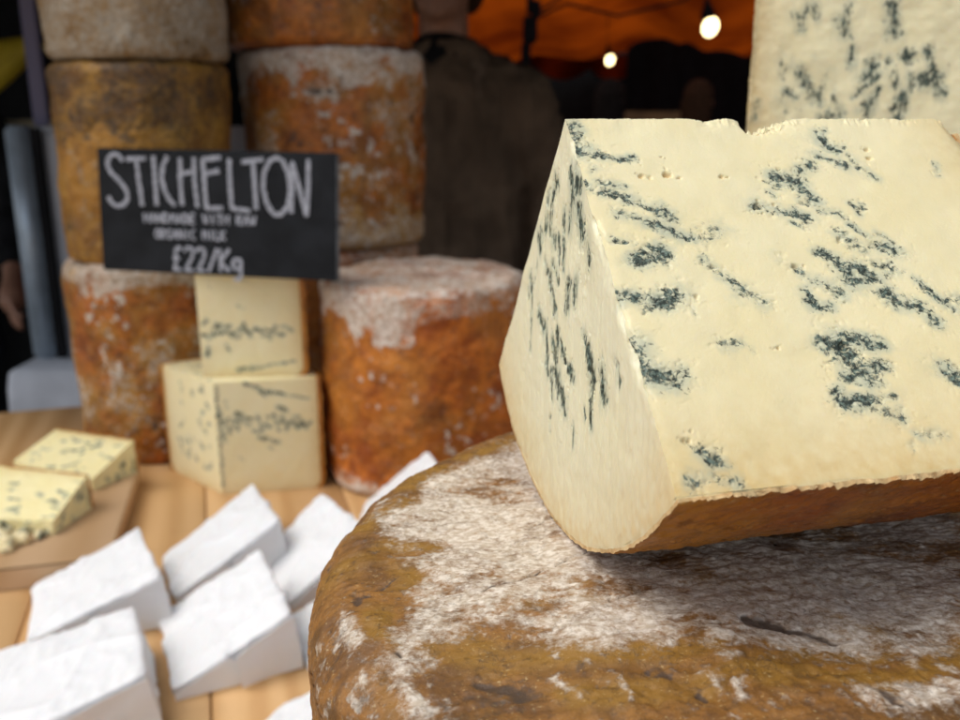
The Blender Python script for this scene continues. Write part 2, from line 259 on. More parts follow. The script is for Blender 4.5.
TV=[(17.8,143.5,20.0,137.0,2.1,0.6),(21.5,146.5,20.3,142.0,1.7,0.5),(35.5,140.8,38.2,134.3,2.1,0.7),(38.1,146.5,36.8,139.7,1.7,0.5),(55.2,146.5,57.8,134.3,2.5,0.7),(24.8,146.5,26.1,141.2,1.7,0.5),(12.1,124.2,14.5,116.3,1.7,0.4),(15.7,112.4,20.1,109.2,1.3,0.8),(21.6,119.5,28.6,107.6,2.5,0.6),(29.0,111.6,31.2,106.0,1.7,0.7),(31.5,120.3,30.7,111.6,2.1,0.35),(36.7,109.6,38.2,102.8,1.7,0.5),(42.2,128.1,41.9,122.6,1.7,0.6),(43.8,108.8,53.9,118.7,1.1,0.9),(47.6,116.3,51.2,121.1,2.5,0.7),(49.3,108.4,50.8,102.8,2.1,0.7),(56.7,123.4,60.3,114.0,2.1,0.6),(61.7,125.8,64.7,125.0,2.1,0.7),(71.0,127.3,73.7,119.5,1.7,0.9),(70.0,115.5,76.4,117.1,2.9,0.9),(72.9,118.7,78.0,111.6,2.5,0.8),(60.6,104.4,64.0,110.8,1.7,0.8),(4.4,107.6,4.2,99.5,1.3,0.5),(26.8,125.4,24.1,119.5,1.3,0.2),(14.7,123.4,18.5,103.6,5.0,0.12),(51.5,125.4,48.4,123.4,1.7,0.5)]
PG=[(-93.6,14.2),(-88.7,37.2),(-74.7,54.8),(-55.8,69.5),(-26.6,74.1),(69.8,48.4),(21.0,-46.4),(10.2,-44.7),(-1.9,-50.6),(-17.0,-50.6),(-28.0,-41.2),(-40.8,-46.4),(-56.2,-45.4),(-67.6,-36.8),(-78.7,-41.2),(-81.8,-54.4),(-86.0,-60.3),(-92.4,-48.0),(-88.6,-41.2),(-82.1,-31.9),(-85.2,-17.1),(-89.3,-7.6),(-81.4,0.1),(-91.4,2.7)]
WC=[(-71.3,-23.1,0.0,-62.1,-19.2,0.0,0.3,0.9),(-62.1,-19.2,0.0,-52.1,-11.0,0.0,0.3,0.9),(-52.1,-11.0,0.0,-45.1,-6.1,0.0,0.2,0.8),(-59.3,9.8,0.0,-51.2,16.9,0.0,0.3,1),(-51.2,16.9,0.0,-46.5,14.5,0.0,0.3,0.8),(-44.6,-30.0,0.0,-36.5,-24.3,0.0,0.2,0.8),(-36.5,-24.3,0.0,-31.8,-22.6,0.0,0.2,0.7),(-99.5,-20.1,0.0,-94.7,-19.2,0.0,0.3,0.9),(-94.7,-19.2,0.0,-90.1,-14.7,0.0,0.3,0.8),(-49.4,39.4,0.0,-47.3,33.7,0.0,0.6,0.8),(-44.4,-19.2,0.0,-44.0,-29.2,0.0,0.2,0.6),(-27.2,-39.7,0.0,-14.6,-37.5,0.0,0.3,0.6),(-103.3,-23.5,-0.0,-100.7,-29.2,0.0,0.4,1),(-98.3,-35.3,0.0,-96.3,-39.7,0.0,0.3,1),(-97.8,-29.2,0.0,-97.6,-36.1,0.0,0.3,1)]

# ------------------------------------------------------------------ cheese builders
def endprof(s, r, L, rho):
    """radius of the wheel at axial position s, with a rounded rim at s = L"""
    t = np.clip((s - (L - rho)) / rho, 0, 1)
    return r - rho + rho * np.sqrt(np.clip(1 - t ** 2, 0, 1))

def rand_veins(rng, n, lx, ly, horiz=False):
    S = []
    for _ in range(n):
        x, y = rng.uniform(0.05, 0.95) * lx, rng.uniform(0.05, 0.85) * ly
        a = rng.uniform(-0.5, 0.5) + (0 if horiz else rng.choice([0, 1.2, -1.2]))
        l = rng.uniform(3, 14)
        for k in range(rng.integers(1, 4)):
            x2, y2 = x + math.cos(a) * l / 2, y + math.sin(a) * l / 2
            S.append((x, y, x2, y2, rng.uniform(0.8, 1.9), rng.uniform(0.5, 0.85)))
            x, y = x2 + rng.uniform(-2, 2), y2 + rng.uniform(-2, 2); a += rng.uniform(-0.6, 0.6)
    return S

def sector(name, r, L, pf, pb, xf, mat_paste, mat_end, mat_rind, seed=1, step=0.0012, rind_t=0.0015, rho=0.012,
           ob=0.0, ob2=0.0, SF=None, SBk=None, SE=None, pits=(), notch=None, crumbly=0.0, end_grain=False, round_apex=0.005,
           rind_step=None, ripen=0.011, veinwarp=5.0, rind_out=True, topend=False, strip=0.8, **tags):
    """piece of a cheese wheel: sector pf..pb (radians about the axis), length L, cut at x=0, rind at x=L and round the arc"""
    root = empty(name, **tags)
    rng = np.random.default_rng(seed)
    SF = rand_veins(rng, 26, L * 1000, r * 1000) if SF is None else SF
    SBk = rand_veins(rng, 26, L * 1000, r * 1000) if SBk is None else SBk
    SE = rand_veins(rng, 26, r * 1000, r * 1000) if SE is None else SE
    def disp(P):
        q = P.copy()
        n1 = fbm(P * 60, seed, 3) - 0.5; n2 = fbm(P * 400, seed + 3, 4) - 0.5; n3 = fbm(P * 60 + 9, seed + 5, 3) - 0.5
        q[..., 1] += n1 * 0.0016 + n2 * 0.0005; q[..., 0] += n3 * 0.0008 + n2 * 0.0003; q[..., 2] += n2 * 0.0004
        v = np.hypot(P[..., 1], P[..., 2])
        # crumbly sharp edge along the apex
        cr = (sst(.5, .8, fbm(P * np.array([260, 260, 260]) + 5, seed + 9, 3)) + .12) * (fbm(P * np.array([1300, 400, 400]) + 5, seed + 9, 3) - 0.5) * 0.0022 * np.exp(-(v / 0.002) ** 2)
        q[..., 2] += cr
        if topend:
            t = sst(L - 0.0055, L + 0.003, P[..., 0])
            q[..., 2] -= round_apex * t * np.exp(-v / 0.012)
        if notch:
            dpl = np.abs(-P[..., 1] * math.cos(pf) + P[..., 2] * math.sin(pf)); sh_ = ob * P[..., 2] - ob2 * P[..., 1]
            ke = np.exp(-(dpl / 0.0013) ** 2) * np.exp(-((P[..., 0] - sh_) / 0.0013) ** 2) * sst(0.001, 0.006, v)
            ke = ke * (0.25 + 0.75 * sst(0.45, 0.65, fbm(P * 90, seed + 16, 3))); q[..., 0] += ke * (0.0006 + (fbm(P * 380, seed + 14, 4) - 0.5) * 0.0015); q[..., 1] += ke * (0.0006 + (fbm(P * 500, seed + 15, 3) - 0.5) * 0.0008)
            kz = np.exp(-((P[..., 0] - 0.052) / 0.008) ** 2) * np.exp(-(v / 0.005) ** 2) * sst(0, 0.0006, v)
            rough_ = (fbm(P * 850, seed + 12, 4) - 0.5) * 0.0042 * kz; q[..., 1] += rough_; q[..., 2] += rough_ * 0.6
            for (x0, wx, dz) in notch:
                k = np.exp(-((P[..., 0] - x0) / wx) ** 2) * np.exp(-(v / 0.0035) ** 2)
                q[..., 2] -= dz * k * (0.6 + 1.3 * (fbm(P * 800, seed + 11, 2) - 0.2))
        return q
    def pt(x, phi, rho_):
        x = x + 0 * phi; sh = ob * (-rho_ * np.cos(phi)) + ob2 * rho_ * np.sin(phi)
        xx = sh + (x / L) * (L - sh)
        return np.stack([xx, -rho_ * np.sin(phi), -rho_ * np.cos(phi)], -1)
    mb = MB()
    edgew = ripen * 1000
    def shade(U, Vv, S, edge_r, edge_x=None, anis=None):
        """attribute: vein, ripening, halo. U,Vv in mm"""
        Q = np.stack([U, Vv], -1)
        K3 = np.stack([U, Vv, U * 0 + seed], -1)
        wob = (fbm(K3 * 0.5, seed, 3) - 0.5)
        S = [(*s[:4], s[4] * 0.88, 0.32 + 0.62 * s[5]) for s in S]
        wx = (fbm(K3 * 0.28, seed + 60, 5) - 0.5) * veinwarp; wy = (fbm(K3 * 0.28 + 40, seed + 61, 5) - 0.5) * veinwarp
        Qw = Q + np.stack([wx, wy], -1)
        R = strokes(Qw, S, 2) * (0.62 + 0.62 * fbm(K3 * 0.9, seed + 62, 3))
        sat = strokes(Qw, [(*s[:4], s[4] * 2.6, s[5] * 0.95) for s in S], 2) * sst(0.52, 0.66, fbm(K3 * 0.8 + 9, seed + 63, 4))
        R = np.maximum(R, sat * 0.85)
        Hh = strokes(Q, [(*s[:4], s[4] * 1.9 + 0.5, min(s[5], 0.85)) for s in S], 2)
        d = edge_r
        G = np.exp(-(np.clip(d, 0, 99) / edgew) ** 1.15) * 0.72
        if edge_x is not None: G = np.maximum(G, np.exp(-(np.clip(edge_x, 0, 99) / (edgew * 0.8)) ** 1.2) * 0.62)
        G = G * (0.75 + 0.6 * wob) 
        return np.stack([R, G, Hh], -1)
    nx, nv = int(L / step) + 2, int(r / step) + 2
    u = np.linspace(0, 1, nx); vv = np.linspace(0, 1, nv)
    U, V_ = np.meshgrid(u * L, vv, indexing='ij'); Rr = endprof(U, r, L, rho); VV = V_ * Rr
    for phi, S, mt, fl in ((pf, SF, 0, True), (pb, SBk, 0, False)):
        P = pt(U, phi, VV)
        Cc = shade(P[..., 0] * 1000, VV * 1000, S, (Rr - VV) * 1000, (L - U) * 1000)
        Pd = disp(P)
        if phi == pf:
            nrm = np.array([0, -math.cos(phi), math.sin(phi)])
            dep = np.zeros(VV.shape)
            for (px, pv, pr) in pits:
                dd = np.hypot(P[..., 0] * 1000 - px, VV * 1000 - pv) / pr * (1 + 2.2 * (fbm(P * 1100, 77, 3) - 0.5))
                dep = np.maximum(dep, np.exp(-np.clip(dd, 0, 9) ** 3 * 1.2) * pr * 0.0010)
            Cc[..., 1] = np.maximum(Cc[..., 1], np.clip(dep * 900, 0, 1) * 0.8)
            bor = sst(0, 0.0012, VV) * sst(0, 0.001, Rr - VV) * sst(0, 0.001, U)
            grain = Cc[..., 0] * np.clip(fbm(P * 900, 31, 3) - 0.42, 0, 1) * 0.0017 * (1 if step < 0.0006 else 0.2)
            Pd = Pd - nrm * ((dep + grain) * bor)[..., None]
        mb.grid(Pd, mt, Cc, flip=fl)
    # cut end at x=0 : polar fan
    nph = max(8, int(abs(pf - pb) * r / step)); ph = np.linspace(pf, pb, nph)
    PH, V2 = np.meshgrid(ph, vv * r, indexing='ij'); P = pt(0 * PH, PH, V2)
    a, dn = -P[..., 1] * 1000, -P[..., 2] * 1000
    Cc = shade(a, dn, SE, (r - V2) * 1000); Pd = disp(P)
    if end_grain:
        bor = sst(0, 0.004, V2) * sst(0, 0.003, r - V2) * sst(0, 0.05, PH - pb) * sst(0, 0.05, pf - PH)
        Pd[..., 0] += bor * ((fbm(P * np.array([1, 700, 60]), 41, 3) - 0.5) * 0.0003 + (fbm(P * np.array([1, 160, 25]), 43, 3) - 0.5) * 0.0007 + 0.0006 * Cc[..., 0] * np.clip(fbm(P * np.array([1, 1200, 200]), 45, 2) - 0.4, 0, 1) * 3)
    mb.grid(Pd, 1, Cc, flip=False)
    # hidden arc + far end of the paste, just inside the rind
    ph2 = np.linspace(pf, pb, 40); s2 = np.linspace(0, L, 30); PH, S2 = np.meshgrid(ph2, s2, indexing='ij')
    mb.grid(pt(S2, PH, endprof(S2, r, L, rho) - 0.0004), 0, flip=True)
    PH, V3 = np.meshgrid(ph2, np.linspace(0, r - rho, 12), indexing='ij'); Pe = disp(pt(L + 0 * PH - 0.0004, PH, V3)); mb.grid(Pe, 0, np.tile([0, .5, 0], (Pe.shape[0] * Pe.shape[1], 1)), flip=True)
    paste = link('paste', mb.mesh('paste', 'paste', xf), [mat_paste, mat_end], root)
    # rind shell
    rs = rind_step or step * 1.6
    path = []
    for s in np.arange(0, L - rho, rs): path.append((s, r, 0, 1))
    for t in np.linspace(0, math.pi / 2, max(5, int(rho * 1.6 / rs))): path.append((L - rho + rho * math.sin(t), r - rho + rho * math.cos(t), math.sin(t), math.cos(t)))
    for v in np.linspace(r - rho, 0, max(4, int((r - rho) / (rs * 1.5))))[1:]: path.append((L, v, 1, 0))
    path = np.array(path); nph = max(8, int(abs(pf - pb) * r / rs)); ph = np.linspace(pf, pb, nph)
    PH, I = np.meshgrid(ph, np.arange(len(path)), indexing='ij'); pa = path[I]
    inner = pt(pa[..., 0], PH, pa[..., 1])
    nrm = np.stack([pa[..., 2], -pa[..., 3] * np.sin(PH), -pa[..., 3] * np.cos(PH)], -1)
    th = rind_t * (0.75 + 1.1 * (fbm(inner * 120, seed + 20, 4) - 0.3)) + 0.0009 * (fbm(inner * 700, seed + 21, 3) - 0.5)
    outer = inner + nrm * np.clip(th, 0.0004, None)[..., None]
    # ragged cut edges
    e = np.exp(-((PH - pf) * r / 0.0012) ** 2)[..., None]; rag = (fbm(inner * np.array([900, 500, 500]), seed + 23, 3) - 0.45)[..., None]
    tang = np.array([0, -math.cos(pf), math.sin(pf)])
    if topend: outer = outer + (disp(inner) - inner)
    outer = outer + e * rag * tang * 0.0034; 
    inner_d = disp(inner) + e * np.clip(rag, 0, 1) * tang * 0.002
    bl = fbm(inner * 45, seed + 30, 5); dk = fbm(inner * 70 + 3, seed + 31, 5)
    Cr = np.stack([sst(0.55, 0.85, bl) * 0.5 + 0.45 * e[..., 0], sst(0.6, 0.9, dk) * 0.5, sst(0.4, 0.7, fbm(inner * 25, seed + 33, 3))], -1)
    rb = MB(); rb.grid(outer, 0, Cr, flip=True); rb.grid(inner_d, 0, Cr, flip=False)
    Ce = Cr.copy(); Ce[..., 0] = strip; Ce[..., 2] = 0.6
    for sl, fl in (((0, slice(None)), True), ((-1, slice(None)), False), ((slice(None), 0), False)):
        g = np.stack([outer[sl], inner_d[sl]], 0); c = np.stack([Ce[sl], Ce[sl]], 0); rb.grid(g, 0, c, flip=fl)
    link('rind', rb.mesh('rind', 'rind', xf), mat_rind, root)
    return root

def wheel(name, r, h, loc, mat, field, seed, dth=0.0013, dz=0.0013, rho=0.012, lump=1.5, taper=0.0, bulge=0.0, dtop=None, fine_depth=None, wrinkle=0.0, **tags):
    """whole cheese, base at z=0. field(P_mm, theta, zfrac, top) -> bloom, dark, ochre"""
    dtop = dtop or dz * 1.5
    path = [(0.0005, 0.0)] + [(x, 0.0) for x in np.linspace(r * 0.2, r - rho, 8)]
    for t in np.linspace(0, math.pi / 2, 8)[1:]: path.append((r - rho + rho * math.sin(t), rho - rho * math.cos(t)))
    z1 = h - rho; zs = []
    z = rho
    while z < z1:
        step = dz if (fine_depth is None or z > h - fine_depth) else dz * 6
        z += step; zs.append(min(z, z1))
    path += [(r, z) for z in zs]
    nr = max(8, int(rho * 1.57 / dz))
    for t in np.linspace(0, math.pi / 2, nr)[1:]: path.append((r - rho + rho * math.cos(t), h - rho + rho * math.sin(t)))
    for v in np.linspace(r - rho, 0.0005, max(8, int((r - rho) / dtop)))[1:]: path.append((v, h))
    path = np.array(path); nt_ = int(2 * math.pi * r / dth)
    tt = np.linspace(0, 2 * math.pi, nt_, endpoint=False)
    I, T = np.meshgrid(np.arange(len(path)), tt, indexing='ij'); pr, pz = path[I][..., 0], path[I][..., 1]
    d = np.gradient(path, axis=0); nn = np.stack([d[:, 1], -d[:, 0]], 1); nn /= np.linalg.norm(nn, axis=1)[:, None] + 1e-9
    nR, nZ = nn[I][..., 0], nn[I][..., 1]
    prr = pr * (1 - taper * (pz / h)) + bulge * np.sin(pz / h * math.pi) * (pr / r)
    P = np.stack([prr * np.cos(T), prr * np.sin(T), pz], -1)
    nrm = np.stack([nR * np.cos(T), nR * np.sin(T), nZ], -1)
    C = field(P * 1000, T, pz / h, nZ)
    dsp = (fbm(P * 14, seed, 2) - 0.5) * 0.007 * lump + (fbm(P * 55, seed + 1, 4) - 0.5) * 0.0034 * lump + (fbm(P * 300, seed + 2, 4) - 0.5) * (0.0007 if wrinkle else 0.0013)
    dsp = dsp + C[..., 0] * 0.0005 - C[..., 1] * 0.0008
    if wrinkle:
        ca, sa = math.cos(0.25), math.sin(0.25)
        Q = np.stack([P[..., 0] * ca + P[..., 1] * sa, -P[..., 0] * sa + P[..., 1] * ca, P[..., 2]], -1)
        dsp = dsp - wrinkle * (1 - np.abs(fbm(Q * np.array([90, 330, 90]), seed + 5, 4) * 2 - 1)) ** 4 * 0.0016
    dsp = np.where(pz < 0.003, np.clip(dsp, 0, None) * 0 , dsp) * sst(0.0005, 0.006, pr)
    P = P + nrm * dsp[..., None]
    mb = MB(); mb.grid(P, 0, C, wrap=True, flip=True)
    o = link(name, mb.mesh(name, 'rind'), mat, loc=loc, **tags)
    return o

def wheel_field(seed, bloom=0.3, topband=0.0, topdepth=0.15, topw=(0, 7), spots=0.5, dark=0.2, ochre=0.3, zones=()):
    """zones: (z0, z1, bloom, dark, ochre) blended in with a ragged border"""
    def f(P, T, zf, nz):
        n = fbm(P * 0.02, seed, 5); n2 = fbm(P * 0.05 + 7, seed + 1, 5); n3 = fbm(P * 0.16, seed + 2, 3)
        b = bloom * sst(0.42, 0.7, n) * 1.3
        b = b + spots * 1.3 * sst(0.60, 0.74, n3 * 0.75 + n2 * 0.35) * (0.15 + 0.95 * sst(0.46, 0.62, fbm(P * 0.014 + 33, seed + 12, 4)))
        edge = zf + (n2 - 0.5) * topdepth * 1.6
        b = np.maximum(b, topband * sst(1 - topdepth, 1 - topdepth * 0.5, edge) * (0.55 + 0.6 * n2))
        g = dark * sst(0.45, 0.75, n2) + 0.4 * sst(0.55, 0.7, fbm(P * 0.035 + 21, seed + 9, 5)); o = ochre * sst(0.3, 0.7, n)
        for (z0, z1, zb, zd, zo) in zones:
            k = sst(z0 - 0.04, z0 + 0.04, zf + (n2 - 0.5) * 0.35) * (1 - sst(z1 - 0.04, z1 + 0.04, zf + (n2 - 0.5) * 0.35))
            b = b * (1 - k) + k * zb * (0.55 + 0.9 * n2); g = g * (1 - k) + k * zd * (0.4 + 1.2 * n); o = o * (1 - k) + k * zo
        return np.clip(np.stack([b, g, o], -1), 0, 1.2)
    return f

# ================================================================== SETTING
m_ground = plain('pavement', (0.16, 0.15, 0.14), 0.85, 6, 0.35)
mb = MB(); g = np.linspace(-60, 60, 41); X, Y = np.meshgrid(g, g, indexing='ij'); mb.grid(np.stack([X, Y, X * 0], -1))
link('pavement', mb.mesh('pavement'), m_ground, loc=(0, 0, -0.85), kind='structure')

# ------------------------------------------------------------------ box helpers (bmesh)
def bm_box(bm, c, s, rot=None, bev=0.0):
    r = bmesh.ops.create_cube(bm, size=1.0); vs = r['verts']
    for v in vs: v.co = Vector((v.co.x * s[0], v.co.y * s[1], v.co.z * s[2]))
    if bev:
        es = list({e for v in vs for e in v.link_edges}); b = bmesh.ops.bevel(bm, geom=es, offset=bev, segments=2, affect='EDGES'); 
        vs = list({v for f in b['faces'] for v in f.verts} | {v for v in vs if v.is_valid})
    M_ = Matrix.Translation(c) @ (rot if rot is not None else Matrix.Identity(4))
    for v in vs: v.co = M_ @ v.co
    return vs
def bm_tube(bm, pts, rad, seg=10):
    rings = []
    for i, p in enumerate(pts):
        p = Vector(p); a = Vector(pts[max(i - 1, 0)]); b = Vector(pts[min(i + 1, len(pts) - 1)])
        t = (b - a).normalized(); q = t.to_track_quat('Z', 'Y'); rr = rad[i] if isinstance(rad, (list, tuple)) else rad
        rings.append([bm.verts.new(p + q @ Vector((math.cos(k * 2 * math.pi / seg) * rr, math.sin(k * 2 * math.pi / seg) * rr, 0))) for k in range(seg)])
    for a, b in zip(rings, rings[1:]):
        for k in range(seg): bm.faces.new((a[k], a[(k + 1) % seg], b[(k + 1) % seg], b[k]))
    bm.faces.new(rings[0][::-1]); bm.faces.new(rings[-1])
def bm_obj(name, bm, mat, parent=None, loc=None, smooth=False, **k):
    bmesh.ops.recalc_face_normals(bm, faces=bm.faces)
    me = D.meshes.new(name); bm.to_mesh(me); bm.free()
    return link(name, me, mat, parent, loc, smooth, **k)

# ------------------------------------------------------------------ the table
def wood_mat(name, c1, c2, ring=9.0, knot=True):
    m, n, b = new_mat(name)
    R, G, B = attr(n, 'plank')
    v = coords(n, (1, 0.10, 1)); off = n.nodes.new('ShaderNodeVectorMath'); off.operation = 'ADD'
    cmb = n.nodes.new('ShaderNodeCombineXYZ'); n.links.new(math_n(n, 'MULTIPLY', R, 7.0), cmb.inputs[0]); n.links.new(math_n(n, 'MULTIPLY', G, 5.0), cmb.inputs[1])
    n.links.new(v, off.inputs[0]); n.links.new(cmb.outputs[0], off.inputs[1]); v = off.outputs[0]
    wv = n.nodes.new('ShaderNodeTexWave'); wv.wave_type = 'RINGS'; wv.rings_direction = 'Y'
    wv.inputs['Scale'].default_value = ring; wv.inputs['Distortion'].default_value = 7; wv.inputs['Detail'].default_value = 3; wv.inputs['Detail Scale'].default_value = 1.2
    n.links.new(v, wv.inputs['Vector'])
    f = noise(n, v, 260, 4); big = noise(n, v, 6, 3)
    t = math_n(n, 'ADD', math_n(n, 'MULTIPLY', wv.outputs['Fac'], 0.55), math_n(n, 'MULTIPLY', f, 0.25))
    t = math_n(n, 'ADD', t, math_n(n, 'MULTIPLY', B, 0.12))
    c = mix(n, smooth(n, t, 0.1, 0.95), c1, c2)
    c = mix(n, math_n(n, 'MULTIPLY', smooth(n, big, 0.6, 0.75), 0.35), c, tuple(x * 0.55 for x in c2))
    c = mix(n, math_n(n, 'MULTIPLY', smooth(n, noise(n, coords(n), 9, 5, 0.7), 0.52, 0.8), 0.22), c, (0.2, 0.12, 0.06))
    n.links.new(c, b.inputs['Base Color']); b.inputs['Roughness'].default_value = 0.5
    bump(n, b, math_n(n, 'ADD', f, wv.outputs['Fac']), 0.25, 0.0006)
    return m
m_pine = wood_mat('pine_boards', (0.66, 0.41, 0.19), (0.50, 0.275, 0.105))
m_board = wood_mat('chopping_board_wood', (0.60, 0.40, 0.23), (0.50, 0.31, 0.155), 6.0)
m_dwood = plain('dark_wood', (0.12, 0.07, 0.035), 0.6, 12, 0.35)

def planks(mb, xs, y0, y1, z0, z1, gap, rng):
    for a, b in zip(xs[:-1], xs[1:]):
        a, b = a + gap / 2, b - gap / 2; rb = 0.0012
        prof = [(a, z0), (a, z1 - rb), (a + rb, z1), (b - rb, z1), (b, z1 - rb), (b, z0), (a, z0)]
        ys = np.linspace(y0, y1, 12); col = np.array([rng.uniform(), rng.uniform(), rng.uniform()])
        P = np.array([[(x, y, z) for (x, z) in prof] for y in ys]); mb.grid(P, 0, np.tile(col, (P.shape[0] * P.shape[1], 1)), flip=True)
        for y in (y0, y1):
            q = np.array([[(a, y, z0), (a, y, z1 - rb)], [(b, y, z0), (b, y, z1 - rb)]]); mb.grid(q, 0, np.tile(col, (4, 1)), flip=(y == y1))
table = empty('market_table', (0, 0, 0), label='pale pine plank table that carries all the cheeses and white parcels', cat='table')
tb = MB(); TR = math.radians(17)
planks(tb, np.arange(-1.14, 1.2, 0.135) + 0.016, -0.32, 1.235, -0.032, 0.0, 0.0012, np.random.default_rng(5))
# edge battens set at the back
top = link('table_top', tb.mesh('table_top', 'plank'), m_pine, table)
for (x, y) in ((-0.95, -0.2), (0.95, -0.2), (-0.95, 1.1), (0.95, 1.1)):
    bm = bmesh.new(); bm_box(bm, (x, y, -0.441), (0.07, 0.07, 0.814), bev=0.004); bm_obj('leg', bm, m_dwood, table)
bm = bmesh.new(); bm_box(bm, (0, -0.2, -0.075), (1.82, 0.03, 0.08)); bm_box(bm, (0, 1.1, -0.075), (1.82, 0.03, 0.08)); bm_obj('apron', bm, m_dwood, table)
table.rotation_euler = (0, 0, TR); table.location = (0.02, 0.02, 0)

# ================================================================== MAIN CHEESES
m_rind_main = rind_mat('rind_foreground', (0.13, 0.056, 0.020), (0.29, 0.128, 0.030), bloom=(0.76, 0.69, 0.59), ochre=(0.27, 0.138, 0.024), fine=480, stretch=(0.85, 1.05, 1), grain=1.1, rough=0.62, bd=0.0006)
def inside_poly(Q, poly, soft):
    x, y = Q[..., 0], Q[..., 1]; ins = np.zeros(x.shape, bool); dm = np.full(x.shape, 1e9)
    for (x1, y1), (x2, y2) in zip(poly, poly[1:] + poly[:1]):
        c = ((y1 > y) != (y2 > y)) & (x < (x2 - x1) * (y - y1) / (y2 - y1 + 1e-9) + x1); ins ^= c
        l2 = (x2 - x1) ** 2 + (y2 - y1) ** 2; t = np.clip(((x - x1) * (x2 - x1) + (y - y1) * (y2 - y1)) / l2, 0, 1)
        dm = np.minimum(dm, np.hypot(x - x1 - t * (x2 - x1), y - y1 - t * (y2 - y1)))
    return sst(-soft, soft, np.where(ins, dm, -dm))
def fg_field(P, T, zf, nz):
    Q = P - np.array([0, 0, 270.0])
    wob = fbm(P * 0.09, 3, 4)[..., None] - 0.5; wob2 = fbm(P * 0.09 + 50, 4, 4)[..., None] - 0.5
    Q = Q + wob * np.array([16, 0, 6]) + wob2 * np.array([0, 12, 6])
    S3 = lambda S: [(s[0], s[1], s[2], s[3], s[4], s[5], s[6], s[7]) for s in S]
    W = strokes(Q, [(*s[:6], s[6] * 1.25, s[7]) for s in WW], 3); O = strokes(Q, S3(WO), 3); K = np.maximum(strokes(Q, S3(WD), 3), strokes(P - np.array([0, 0, 270.0]) + (fbm(P * 0.5, 8, 3)[..., None] - .5) * np.array([2.5, 2.5, 0]), S3(WC), 3))
    n = fbm(P * 0.03, 11, 5); n2 = fbm(P * 0.12, 12, 4); n3 = fbm(P * 0.3, 14, 3)
    other = 0.45 * sst(0.4, 0.65, n)
    pl = inside_poly(Q, PG, 8.0) * (nz > 0.3)
    patch = sst(0.56, 0.72, fbm(P * np.array([0.05, 0.11, 0.05]) + 3, 17, 5))
    b = np.maximum(W * (0.62 + 0.55 * n2), pl * (0.62 + 0.5 * n) * (1 - 0.55 * patch)) - O * 0.36 * (1 - 0.7 * pl) + 0.12 + other * 0.3 * (1 - pl)
    b = b + 0.6 * sst(0.64, 0.74, n3 * 0.7 + n * 0.35) * (1 - np.clip(O, 0, 1) * 0.4)
    b = np.clip(b, 0, 1.05) * 0.76
    return np.clip(np.stack([b, K * (0.6 + n2) + 0.55 * sst(0.50, 0.68, n2 * .5 + n3 * .5) * (1 - 0.8 * pl), np.clip(O + 0.2, 0, 1)], -1), 0, 1.2)
wheel('cheese_wheel', 0.113, 0.270, (0.0717, 0.1995, 0), m_rind_main, fg_field, 101, dth=0.0006, dz=0.0006, dtop=0.00062, rho=0.015, lump=0.9,
      fine_depth=0.05, wrinkle=0.3, label='large ochre cheese wheel with flaky white bloom, under the big blue cheese wedge', cat='cheese wheel')

m_pf = paste_mat('paste_cut_face', (1, 1, 1), (0.82, 0.735, 0.455), (0.78, 0.665, 0.35), 680, bs=0.26)
m_pl = paste_mat('paste_smeared_face', (1.6, 1.6, 0.30), (0.79, 0.77, 0.56), (0.77, 0.73, 0.48), 520, bs=0.35)  # cooler cream: the sky light on this face is put into the colour
m_pg = paste_mat('paste_plain', (1, 1, 1), (0.80, 0.69, 0.42), (0.76, 0.62, 0.33), 380)
m_pt = paste_mat('paste_upright_piece', (1.5, 1, 0.7), (0.90, 0.84, 0.56), (0.87, 0.78, 0.47), 380, bs=0.18)
m_rw = rind_mat('rind_of_pieces', (0.34, 0.095, 0.014), (0.52, 0.18, 0.022), bloom=(0.70, 0.52, 0.27), ochre=(0.50, 0.22, 0.03), fine=220, grain=0.9, rough=0.44, bd=0.0006)
m_rp = rind_mat('rind_pale', (0.66, 0.50, 0.22), (0.70, 0.56, 0.28), bloom=(0.75, 0.65, 0.40), ochre=(0.45, 0.28, 0.1), fine=300, grain=0.8, rough=0.6, bd=0.0004)
TH = 0.2461
root = sector('blue_cheese_wedge', 0.0985, 0.1065, 0.8779, -0.6911, Matrix.Translation((0, 0, 0.1)), m_pf, m_pl, m_rw, seed=3,
       step=0.00025, rind_step=0.0006, rho=0.011, ob=0.0193, ob2=-0.0495, SF=FV, SE=[(*s[:4], s[4] * 1.25, s[5] + .12) for s in LV], pits=[p for p in PITS if p[:2] not in ((21.8, 81.6), (16.8, 81.1))], notch=[(0.047, 0.0022, 0.004), (0.0505, 0.003, 0.003), (0.054, 0.004, 0.0012), (0.036, 0.003, 0.0006)],
       rind_t=0.0009, end_grain=True, topend=True, round_apex=0.006, veinwarp=3.8, ripen=0.014,
       label='big quarter wheel of blue veined cream cheese resting on the ochre wheel in the foreground', cat='cheese')
root.location = (0.0199, 0.2173, 0.2700); root.rotation_euler = (0, 0, TH)

